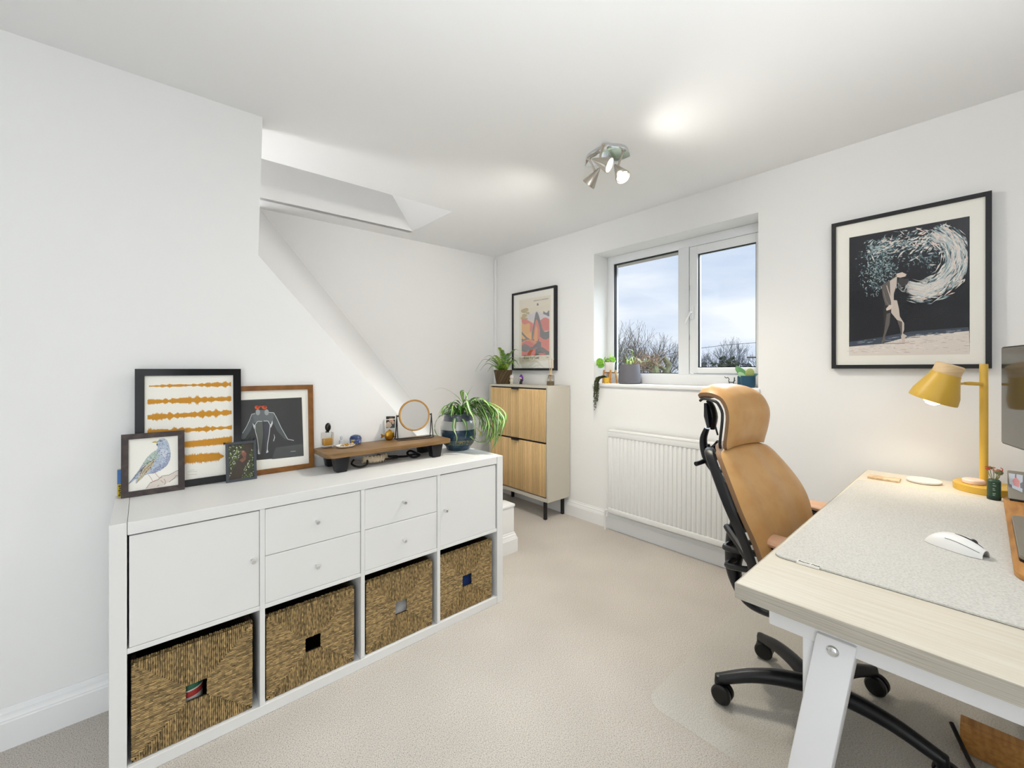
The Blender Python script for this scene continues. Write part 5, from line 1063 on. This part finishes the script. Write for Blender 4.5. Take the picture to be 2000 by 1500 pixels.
# notebook and tray at the back
p0, p1 = on(1698, 931, 'z', DZ), on(1756, 942, 'z', DZ)
b = B(); box(b, 1.365, 1.472, 2.432, 2.498, DZ, DZ+.009, .002); o = mk('coaster', b, mat('tan_marbled', S('#cdae86'), .5, noise=(45, S('#e6d3b4'), .45, .65)), None); recentre(o); tag(o, 'rectangular tan marbled coaster near the back edge of the desk', 'coaster')
q = V((1.542, 2.527, DZ)); b = B(); lathe(b, [(0, 0), (.05, 0), (.056, .004), (.057, .010), (.055, .012), (.048, .010), (0, .010)], q, 32); o = mk('charging_pad', b, mat('white_silicone', S('#efece4'), .5), None); recentre(o); tag(o, 'round flat white pad between the tan coaster and the yellow lamp', 'pad')
# ================================================================== YELLOW DESK LAMP
lb = V((1.722, 2.530, DZ)); t = thing('desk_lamp', lb, 'yellow metal desk lamp with a wooden cap, lit', 'lamp')
b = B(); lathe(b, [(0, 0), (.092, 0), (.094, .002), (.094, .026), (.092, .028), (0, .028)], lb, 40); mk('base', b, yellow_m, t)
pole = V((on(1921.5, 800, 'y', lb.y).x, lb.y, 0)); zt = on(1921, 711, 'y', lb.y).z
b = B(); lathe(b, [(0, DZ+.026), (.0125, DZ+.026), (.0125, zt-.002), (.0115, zt), (0, zt)], (pole.x, pole.y, 0), 20); mk('pole', b, yellow_m, t)
dL = (V((pole.x, pole.y, 0))-V((CAM.x, CAM.y, 0))).dot(FW)
A = pd(1857, 712, dL-.02); vw = (A-CAM).normalized(); M_ = onp(1821, 781, A, vw)
ax = ((M_-A).normalized()+vw*.04).normalized(); L_ = (M_-A).length
b = B(); lathe(b, [(0, 0), (.040, 0), (.044, .004), (.044, .040), (0, .040)], A, 32, ax); mk('wooden_cap', b, beech_m, t)
b = B(); lathe(b, [(.036, .036), (.046, .038), (.047, .048), (.073, L_*.80), (.0765, L_*.97), (.0765, L_), (.0735, L_), (.070, L_*.80), (.044, .052)], A, 40, ax); shd = mk('shade', b, yellow_m, t)
b = B(); z_ = on(1900, 750, 'y', lb.y).z; tube(b, [V((pole.x, pole.y, z_)), pd(1893, 749, dL-.01), pd(1884, 749, dL-.01)], [.007, .0075, .006], 10); tube(b, [pd(1884, 749, dL-.01), pd(1870, 750, dL-.015)], .0045, 8); mk('arm', b, yellow_m, t)
b = B(); bl = A+ax*(L_-.010); lathe(b, [(0, -.075), (.013, -.075), (.014, -.05), (.026, -.02), (.030, .0), (.026, .018), (.013, .029), (0, .031)], bl, 20, ax); mk('bulb', b, mat('warm_bulb', (1, .95, .85, 1), .5, emit=((1, .90, .72, 1), 9)), t)
lamp('desk_lamp_light', 'SPOT', bl+ax*.036, 2.8, (1, .87, .66), .03, ax-UP*.5, 125, .7)
# pink puck on the lamp base
q = V((1.688, 2.505, DZ+.028)); b = B(); lathe(b, [(0, 0), (.030, 0), (.033, .004), (.033, .014), (.030, .018), (0, .019)], q, 28); o = mk('pink_puck', b, mat('pale_pink_plastic', S('#efd3c6'), .5)); recentre(o); tag(o, 'small round pale pink tin resting on the yellow lamp base', 'tin')
# green box and a glass of flowers behind the lamp pole
q = on(1940, 972, 'z', DZ+.005); b = B(); bx_ = V((1.741, 2.372, DZ+.0053))
o_ = thing('flower_tub', bx_, 'small dark green tub with pale lettering and red dried flowers by the yellow lamp pole', 'flower tub')
b = B(); lathe(b, [(0, 0), (.017, 0), (.018, .003), (.018, .068), (.013, .074), (0, .074)], bx_, 24); mk('tub_body', b, mat('dark_green_plastic', S('#2c4a3a'), .4), o_)
b = B(); lathe(b, [(0, 0), (.018, 0), (.0184, .004), (.0184, .012), (.018, .013)], bx_, 24); mk('cap', b, mat('darker_green', S('#22332a'), .45), o_)
lt = mat('pale_green_ink', S('#b9cdbf'), .7)
for k, (z, w) in enumerate(((.060, .012), (.052, .018), (.042, .010), (.036, .014), (.024, .016), (.018, .012))):
    b = B(); 
    for j in range(6):
        a0 = -1.75+w*26*(j/6)*1.0; a1 = -1.75+w*26*((j+.8)/6); P4 = [(bx_+V((.0186*math.cos(a), .0186*math.sin(a), z+dz))) for a, dz in ((a0, 0), (a1, 0), (a1, .0022), (a0, .0022))]; b.faces.new([b.verts.new(p) for p in P4])
    mk('lettering', b, lt, o_, smooth=False, normals=False)
q = bx_+UP*.0; t = o_
rnd = random.Random(2)
for k in range(9):
    a = rnd.uniform(0, 6.28); e_ = V((math.cos(a)*.016, math.sin(a)*.016, .092+rnd.random()*.022)); b = B(); tube(b, [q+UP*.06, q+e_*.85, q+e_], .0012, 5); paint(b, 0, S('#8a8a58')); col = rnd.choice([S('#c8543f'), S('#d98270'), S('#a33c36'), S('#7b7f55')]); 
    for j in range(5):
        st = len(b.faces); d = V((rnd.gauss(0, 1), rnd.gauss(0, 1), rnd.gauss(0, 1))).normalized(); x, y = frame_of(d); cc = q+e_+d*.006; b.faces.new([b.verts.new(cc+x*.007), b.verts.new(cc+y*.005), b.verts.new(cc-x*.007), b.verts.new(cc-y*.005)]); paint(b, st, col)
    mk('flower', b, leaf_m, t, normals=False)
# ================================================================== WOODEN MONITOR BOARD, MONITOR, PROPPED LAPTOP
bz = DZ+.0055
b = B(); r_ = .05; pts = []
for cx, cy, a0 in ((2.10-r_, 2.425-r_, 0), (1.764+r_, 2.425-r_, 90), (1.764+r_, 1.515+r_, 180), (2.10-r_, 1.515+r_, 270)):
    for k in range(7): a = R(a0+k*15); pts.append((cx+r_*math.cos(a), cy+r_*math.sin(a), bz))
prism(b, pts, (0, 0, .012), .002); o = mk('oak_board', b, oak_m); recentre(o); tag(o, 'oak board with rounded corners at the right edge of the desk', 'board')
bt = bz+.012
mA, mB = V((1.7565, 2.30, 0)), V((1.7565+.60*.2755, 2.30-.60*.9613, 0)); mu2 = (mB-mA).normalized(); mn2 = V((-mu2.y, mu2.x, 0))*-1
if mn2.x > 0: mn2 = -mn2
t = thing('monitor', ((mA.x+mB.x)/2, (mA.y+mB.y)/2, bt), 'dark glossy monitor cut by the right edge of the photo', 'monitor')
zl, zh = .957, 1.2975
scr_m = mat('dark_screen', S('#3b3a34'), .12, spec=.6, coat=.3)
b = B(); obox(b, V((mA.x, mA.y, zl))-mn2*.028, mu2*.60, UP*(zh-zl), mn2*.026, .004); mk('housing', b, blackp_m, t)
b = B(); obox(b, V((mA.x, mA.y, zl))-mn2*.002+mu2*.005+UP*.006, mu2*.59, UP*(zh-zl-.011), mn2*.002); mk('screen', b, scr_m, t, smooth=False)
mid = (mA+mB)/2-mn2*.06
b = B(); tube(b, [V((mid.x, mid.y, bt+.01)), V((mid.x, mid.y, zl+.17))], [.026, .022], 16, flat=.6); tube(b, [V((mid.x, mid.y, zl+.16)), V((mid.x, mid.y, zl+.16))+mn2*.05], .03, 14); mk('stand_neck', b, steel_m, t)
b = B(); pts = []; bx0_, bx1_, by0_, by1_ = 1.774, 2.0, 1.625, 2.05; r_ = .02
for cx, cy, a0 in ((bx1_-r_, by1_-r_, 0), (bx0_+r_, by1_-r_, 90), (bx0_+r_, by0_+r_, 180), (bx1_-r_, by0_+r_, 270)):
    for k in range(5): a = R(a0+k*22.5); pts.append((cx+r_*math.cos(a), cy+r_*math.sin(a), bt+.006))
prism(b, pts, (0, 0, .010), .002); base_ = mk('stand_base', b, mat('warm_grey_metal', S('#8c887e'), .45, metal=.3), t)
b = B(); prism(b, [(p[0], p[1], bt) for p in pts], (0, 0, .006)); mk('shaded_edge', b, blackp_m, base_, smooth=False)  # black layer in place of shade along the plate's lower edge
# propped grey laptop with a picture card on it
lt0 = V((1.774, 2.338, bt)); t = thing('propped_laptop', lt0+V((.1, 0, 0)), 'flat grey metal panel propped up with a pink picture card stuck on it', 'laptop'); lv = V((0, .62, .78)).normalized(); ln_ = V((0, -lv.z, lv.y))
b = B(); obox(b, lt0+ln_*.001+UP*.006, V((.30, 0, 0)), lv*.115, -ln_*.010, .004); mk('lid', b, MATS['warm_grey_metal'], t)
b = B(); obox(b, lt0+V((.004, -.004, 0)), V((.29, 0, 0)), V((0, .03, 0)), UP*.007, .002); mk('foot', b, blackp_m, t)
P = Print(lt0+ln_*.0022+UP*.006, ln_); P.poly([(1970, 924), (1998, 928), (1997, 962), (1972, 951)], '#c9d2df', 1); P.poly([(1977, 938), (1984, 931), (1992, 940), (1990, 952), (1980, 948)], '#e2a4a6', 2); P.poly([(1970, 944), (1976, 947), (1977, 953), (1970, 950)], '#77757a', 2); P.poly([(1983, 925), (1985, 925), (1985, 934), (1982, 932)], '#8f7a80', 3); P.poly([(1992, 944), (1998, 941), (1998, 955), (1993, 953)], '#8d8f98', 3); P.done(t, 'picture_card')
# ================================================================== FLOOR: chair mat, oak bench under the desk
b = B(); r_ = .07; pts = []
for cx, cy, a0 in ((2.1-r_, 2.45-r_, 0), (.868+r_, 2.45-r_, 90), (.868+r_, 1.425+r_, 180), (2.1-r_, 1.425+r_, 270)):
    for k in range(7): a = R(a0+k*15); pts.append((cx+r_*math.cos(a), cy+r_*math.sin(a), .0012))
prism(b, pts, (0, 0, .0028)); o = mk('chair_mat', b, mat_m, None, smooth=False); recentre(o); tag(o, 'clear plastic floor protector mat under the office chair', 'floor mat')
t = thing('floor_board', (1.86, 2.0, 0), 'low oak board standing on the floor under the desk', 'board')
b = B(); box(b, 1.664, 2.06, 1.985, 2.003, .0045, .088, .003); mk('front_board', b, oak_m, t)
b = B(); box(b, 1.664, 2.06, 2.003, 2.045, .073, .088, .003); mk('top_board', b, oak_m, t)
b = B(); box(b, 1.664, 2.06, 2.03, 2.045, .0045, .073, .003); mk('rear_board', b, oak_m, t)
b = B(); tube(b, [on(1858, 1412, 'y', 2.02), on(1875, 1448, 'y', 1.975), on(1893, 1485, 'y', 1.95), on(1906, 1508, 'z', .022)], .0065, 8); mk('cable', b, black_m, t)

# ================================================================== OFFICE CHAIR
PHI = R(8); cn = V((math.cos(PHI), -math.sin(PHI), 0)); cl_ = V((math.sin(PHI), math.cos(PHI), 0)); CC = V((1.32, 1.80, 0)); z_m = .004
def ch(s, o_, z): return CC+cn*s+cl_*o_+UP*z
def sag(px, py, off=0): 
    d = ray(px, py); t_ = (CC+cl_*off-CAM).dot(cl_)/d.dot(cl_); p = CAM+d*t_; return (p-CC).dot(cn), p.z
t = thing('office_chair', (CC.x, CC.y, 0), 'tan leather office chair with headrest and black frame at the desk', 'chair')
R0 = .315
for i in range(5):
    a = R(69+72*i); d = V((math.cos(a), math.sin(a), 0)); sd = V((-math.sin(a), math.cos(a), 0)); b = B()
    P_ = smooth_path([CC+d*.03+UP*.118, CC+d*.12+UP*.122, CC+d*.21+UP*.112, CC+d*(R0-.02)+UP*.088, CC+d*(R0+.005)+UP*.082], 4); n = len(P_)
    tube(b, P_, [(.028-.012*k/(n-1), .029-.012*k/(n-1)) for k in range(n)], 12, side=sd); lathe(b, [(0, .05), (.014, .05), (.016, .07), (.014, .096), (.006, .1), (0, .1)], CC+d*R0, 16)
    lg_ = mk('base_leg', b, blackp_m, t)
    b = B(); w = R((80, 98, 92, 60, 100)[i]); cx_ = V((math.cos(w), math.sin(w), 0)); cy_ = V((-math.sin(w), math.cos(w), 0)); cc = CC+d*R0+cy_*-.012+UP*(z_m+.034)
    for g in (-1, 1): lathe(b, [(0, g*.005), (.032, g*.005), (.034, g*.008), (.034, g*.020), (.029, g*.026), (0, g*.027)], cc, 24, cx_)
    lathe(b, [(0, -.006), (.011, -.006), (.011, .006), (0, .006)], cc, 12, cx_); tube(b, [cc+UP*.0, CC+d*R0+UP*.053], [.009, .011], 10); mk('caster', b, mat('caster_black', S('#0d0d0f'), .35) if 'caster_black' not in MATS else MATS['caster_black'], lg_)
b = B(); lathe(b, [(0, .085), (.034, .085), (.04, .1), (.04, .135), (.03, .15), (.027, .17), (.027, .29), (.018, .29), (.018, .39), (0, .39)], CC, 24); mk('gas_column', b, blackp_m, t)
# mechanism and seat
b = B(); P_ = [ch(-.12, 0, .36), ch(0, 0, .40), ch(.12, 0, .415)]; tube(b, smooth_path(P_, 4), [(.09, .025)]*9, 12, side=cl_); mk('mechanism', b, blackp_m, t)
def seat_pt(u_, v_):
    a, e_ = u_*2-1, v_*2-1; w = .235*(1-.12*max(0, -a))*(1-.1*abs(a)**4); x = .065+.205*a; edge = max(abs(a), abs(e_)); drop = .055*max(0, (edge-.72)/.28)**2
    return ch(x, w*e_, .475-drop+.012*abs(e_)**2-.02*max(0, a-.5))
b = B(); surf(b, seat_pt, 20, 20); o = mk('seat', b, tan_m, t, sharp=80); sm = o.modifiers.new('thick', 'SOLIDIFY'); sm.thickness = .045; sm.offset = -1
b = B(); box(b, -.2, .2, -.19, .19, 0, .02, .008, 3); 
for v in b.verts: v.co = ch(.03+v.co.x, v.co.y, .405+v.co.z)
mk('seat_pan', b, blackp_m, t)
# back frame: swept spine traced in the chair's own middle plane
sp = [(1381, 836), (1374, 856), (1376, 880), (1384, 900), (1397, 917), (1416, 930), (1428, 950), (1437, 975), (1441, 1000), (1440, 1022), (1436, 1045), (1434, 1080), (1433, 1110), (1441, 1140), (1458, 1166), (1482, 1184), (1520, 1197)]
sw = [.010, .014, .016, .017, .018, .020, .022, .022, .023, .026, .034, .036, .028, .018, .016, .016, .016]
lw = [.014, .018, .02, .022, .024, .028, .03, .03, .03, .032, .034, .034, .034, .034, .036, .04, .045]
P_ = []; 
for q in sp: s_, z_ = sag(*q); P_.append(ch(s_, 0, z_))
P_.append(ch(-.06, 0, .34)); sw.append(.018); lw.append(.05)
K = 4; pth = smooth_path(P_, K); n = len(pth); s2, l2 = lerps(sw, n), lerps(lw, n)
b = B(); tube(b, pth, [(l2[k], s2[k]) for k in range(n)], 14, side=cl_); mk('back_frame', b, blackp_m, t)
# second strut and links between spine, headrest and back
b = B()
def sp3(px, py, off=0): s_, z_ = sag(px, py, off); return ch(s_, off, z_)
tube(b, [sp3(1388, 835), sp3(1384, 812), sp3(1381, 787)], [(.022, .010), (.026, .016), (.018, .010)], 10, side=cl_)
tube(b, smooth_path([sp3(1392, 838), sp3(1397, 815), sp3(1392, 795), sp3(1384, 783)], 3), [(.018, .007)]*10, 8, side=cl_)
tube(b, [sp3(1384, 790), sp3(1379, 770)], .005, 8); tube(b, [sp3(1392, 815), sp3(1402, 850)], .004, 8)
tube(b, smooth_path([sp3(1382, 868), sp3(1387, 876), sp3(1396, 870), sp3(1403, 862)], 3), [(.012, .007)]*10, 8, side=cl_); tube(b, [sp3(1388, 888), sp3(1396, 876), sp3(1404, 868)], [(.03, .008)]*3, 10, side=cl_)
tube(b, [sp3(1378, 902)-cl_*.07, sp3(1380, 899)-cl_*.0, sp3(1380, 899)+cl_*.07], .010, 10); tube(b, [sp3(1388, 900), sp3(1404, 888)], .011, 10)
mk('headrest_link', b, blackp_m, t)
# backrest: padded shell curved round the sitter
BR = [(.50, -.075, .19), (.565, -.085, .205), (.64, -.105, .222), (.71, -.131, .238), (.775, -.164, .232), (.855, -.216, .205), (.905, -.252, .18), (.925, -.268, .150)]
def back_pt(u_, v_, d=0, k=1.0):
    x = v_*(len(BR)-1); i = min(int(x), len(BR)-2); f_ = x-i
    q = [V(BR[max(0, min(len(BR)-1, j))]) for j in (i-1, i, i+1, i+2)]
    r_ = .5*((2*q[1])+(q[2]-q[0])*f_+(2*q[0]-5*q[1]+4*q[2]-q[3])*f_**2+(3*q[1]-q[0]-3*q[2]+q[3])*f_**3)
    e_ = u_*2-1; w = r_.z*k; wrap = .018*abs(e_)**2
    bulge = .030*(1-abs(e_)**3.5)*min(1, 6*v_)*min(1, 8*(1-v_)+.1)+.006*math.cos(e_*7)*math.sin(PI*v_)**.5*(1 if abs(e_) < .7 else .3)
    return ch(r_.y+wrap+bulge-.012-d, e_*w, r_.x-.018*abs(e_)**3*v_**3)
b = B(); g = surf(b, back_pt, 28, 26); o = mk('backrest', b, tan_m, t, sharp=80)
b = B(); surf(b, lambda u_, v_: back_pt(u_, v_, .052-.03*abs(u_*2-1)**4, .985), 20, 20); edge = []
o2 = mk('back_shell', b, tanback_m, t, sharp=80)
b = B(); rim = [(0, v/16) for v in range(17)]+[(u_/14, 1) for u_ in range(1, 15)]+[(1, 1-v/16) for v in range(1, 17)]+[(1-u_/14, 0) for u_ in range(1, 14)]
ra = [back_pt(u_, v_) for u_, v_ in rim]; rb = [back_pt(u_, v_, .052-.03*abs(u_*2-1)**4, .985) for u_, v_ in rim]; va = [b.verts.new(p) for p in ra]; vb = [b.verts.new(p) for p in rb]; n = len(rim)
for i in range(n): b.faces.new([va[i], va[(i+1) % n], vb[(i+1) % n], vb[i]])
mk('back_border', b, tanback_m, t, sharp=80)
b = B()
for g in (-1,): tube(b, smooth_path([back_pt(0, v_/8, .045)-cl_*.003 for v_ in range(9)], 2), [(.019, .010)]*17, 8, side=cn)
tube(b, smooth_path([back_pt(1, v_/8, .045)+cl_*.003 for v_ in range(9)], 2), [(.011, .006)]*17, 8, side=cn)
tube(b, [ch(-.315, 0, .78), ch(-.30, -.08, .80), back_pt(.1, .62, .045)], [(.012, .008)]*3, 8); tube(b, [ch(-.315, 0, .78), ch(-.30, .08, .80), back_pt(.9, .62, .045)], [(.012, .008)]*3, 8)
tube(b, [ch(-.29, -.0, .66), back_pt(.25, .3, .05)], .012, 8); tube(b, [ch(-.29, .0, .66), back_pt(.75, .3, .05)], .012, 8); tube(b, [ch(-.31, -.03, .58), ch(-.20, -.12, .55), ch(-.12, -.18, .52)], .014, 8); tube(b, [ch(-.31, .03, .58), ch(-.20, .12, .55), ch(-.12, .18, .52)], .014, 8)
mk('shell_rim', b, blackp_m, t)
# headrest
HR = [(.922, -.258, .138), (.945, -.256, .146), (.99, -.247, .152), (1.045, -.241, .154), (1.085, -.250, .152), (1.118, -.275, .148), (1.134, -.325, .14), (1.132, -.375, .125), (1.122, -.395, .118)]
def head_pt(u_, v_, d=0):
    x = v_*(len(HR)-1); i = min(int(x), len(HR)-2); f_ = x-i; q = [V(HR[max(0, min(len(HR)-1, j))]) for j in (i-1, i, i+1, i+2)]
    r_ = .5*((2*q[1])+(q[2]-q[0])*f_+(2*q[0]-5*q[1]+4*q[2]-q[3])*f_**2+(3*q[1]-q[0]-3*q[2]+q[3])*f_**3); dr_ = (q[2]-q[1]); nn_ = V((dr_.x, -dr_.y, 0)).normalized()
    e_ = u_*2-1; pf = .024*(1-abs(e_)**4)*min(1, .3+4*v_)*min(1, .25+5*(1-v_))-d
    return ch(r_.y+.012*e_*e_+nn_.x*pf, e_*r_.z, r_.x+nn_.y*pf-.008*abs(e_)**3)
b = B(); surf(b, head_pt, 24, 30); mk('headrest', b, tan_m, t, sharp=80)
b = B(); surf(b, lambda u_, v_: head_pt(u_, v_, .034-.02*abs(u_*2-1)**4), 16, 20)
rim = [(0, v/20) for v in range(21)]+[(u_/12, 1) for u_ in range(1, 13)]+[(1, 1-v/20) for v in range(1, 21)]+[(1-u_/12, 0) for u_ in range(1, 12)]; va = [b.verts.new(head_pt(*q)) for q in rim]; vb = [b.verts.new(head_pt(*q, .034-.02*abs(q[0]*2-1)**4)) for q in rim]; n = len(rim)
for i in range(n): b.faces.new([va[i], va[(i+1) % n], vb[(i+1) % n], vb[i]])
mk('headrest_shell', b, tanback_m, t, sharp=80)
b = B()
for u_, g in ((0, -1), (1, 1)): tube(b, smooth_path([head_pt(u_, v_/10, .026)+cl_*(g*.002) for v_ in range(11)], 2), .0055, 8)
mk('headrest_trim', b, blackp_m, t)
# arms: two bars each side from the spine, pad on top
for g in (-1, 1):
    pads = [(1483, 1052), (1530, 1072)] if g < 0 else None
    if g < 0: a0 = on(1478, 1046, 'z', .622); 
    else: a0 = on(1566, 981, 'z', .625)
    f0, f1 = a0+cn*.005, a0+cn*.255
    b = B(); P_ = [f0, f0+cn*.03, f0+cn*.10, f0+cn*.18, f1-cn*.02, f1]; 
    tube(b, smooth_path(P_, 4), [(a_, b_) for a_, b_ in zip(lerps([.020, .042, .047, .046, .038, .014], 21), lerps([.009, .017, .021, .021, .017, .008], 21))], 16, side=cl_)
    mk('arm_pad', b, armpad_m, t)
    b = B(); ac = f0+cn*.10-UP*.022; tube(b, [f0+cn*.02-UP*.017, f0+cn*.10-UP*.02, f0+cn*.20-UP*.02], [(.026, .010), (.036, .012), (.026, .008)], 10, side=cl_)
    p1 = f0+cn*.065-UP*.02; tube(b, smooth_path([p1, p1-UP*.09-cn*.02, p1-UP*.14-cn*.02], 4), [(.03, .016)]*9, 10, side=cn)
    if g < 0:
        for z0, z1, s0 in (((1432, 1058), (1495, 1074), 0), ((1436, 1092), (1500, 1103), 0)):
            A_ = sp3(*z0, -.02); E_ = p1-UP*(.050 if z0[1] < 1080 else .105); tube(b, smooth_path([A_, A_-cl_*.05-cn*.005-UP*.012, A_.lerp(E_, .3)-cl_*.04-UP*.006, A_.lerp(E_, .65), E_], 4), .0115, 10)
    else:
        for zz_ in (.56, .50): A_ = ch(-.33, .02, zz_-.03); E_ = V((p1.x, p1.y, zz_)); tube(b, smooth_path([A_, A_+cl_*.06, A_.lerp(E_, .5)+cl_*.05-cn*.02, E_], 4), .0115, 10)
    mk('arm_support', b, blackp_m, t)
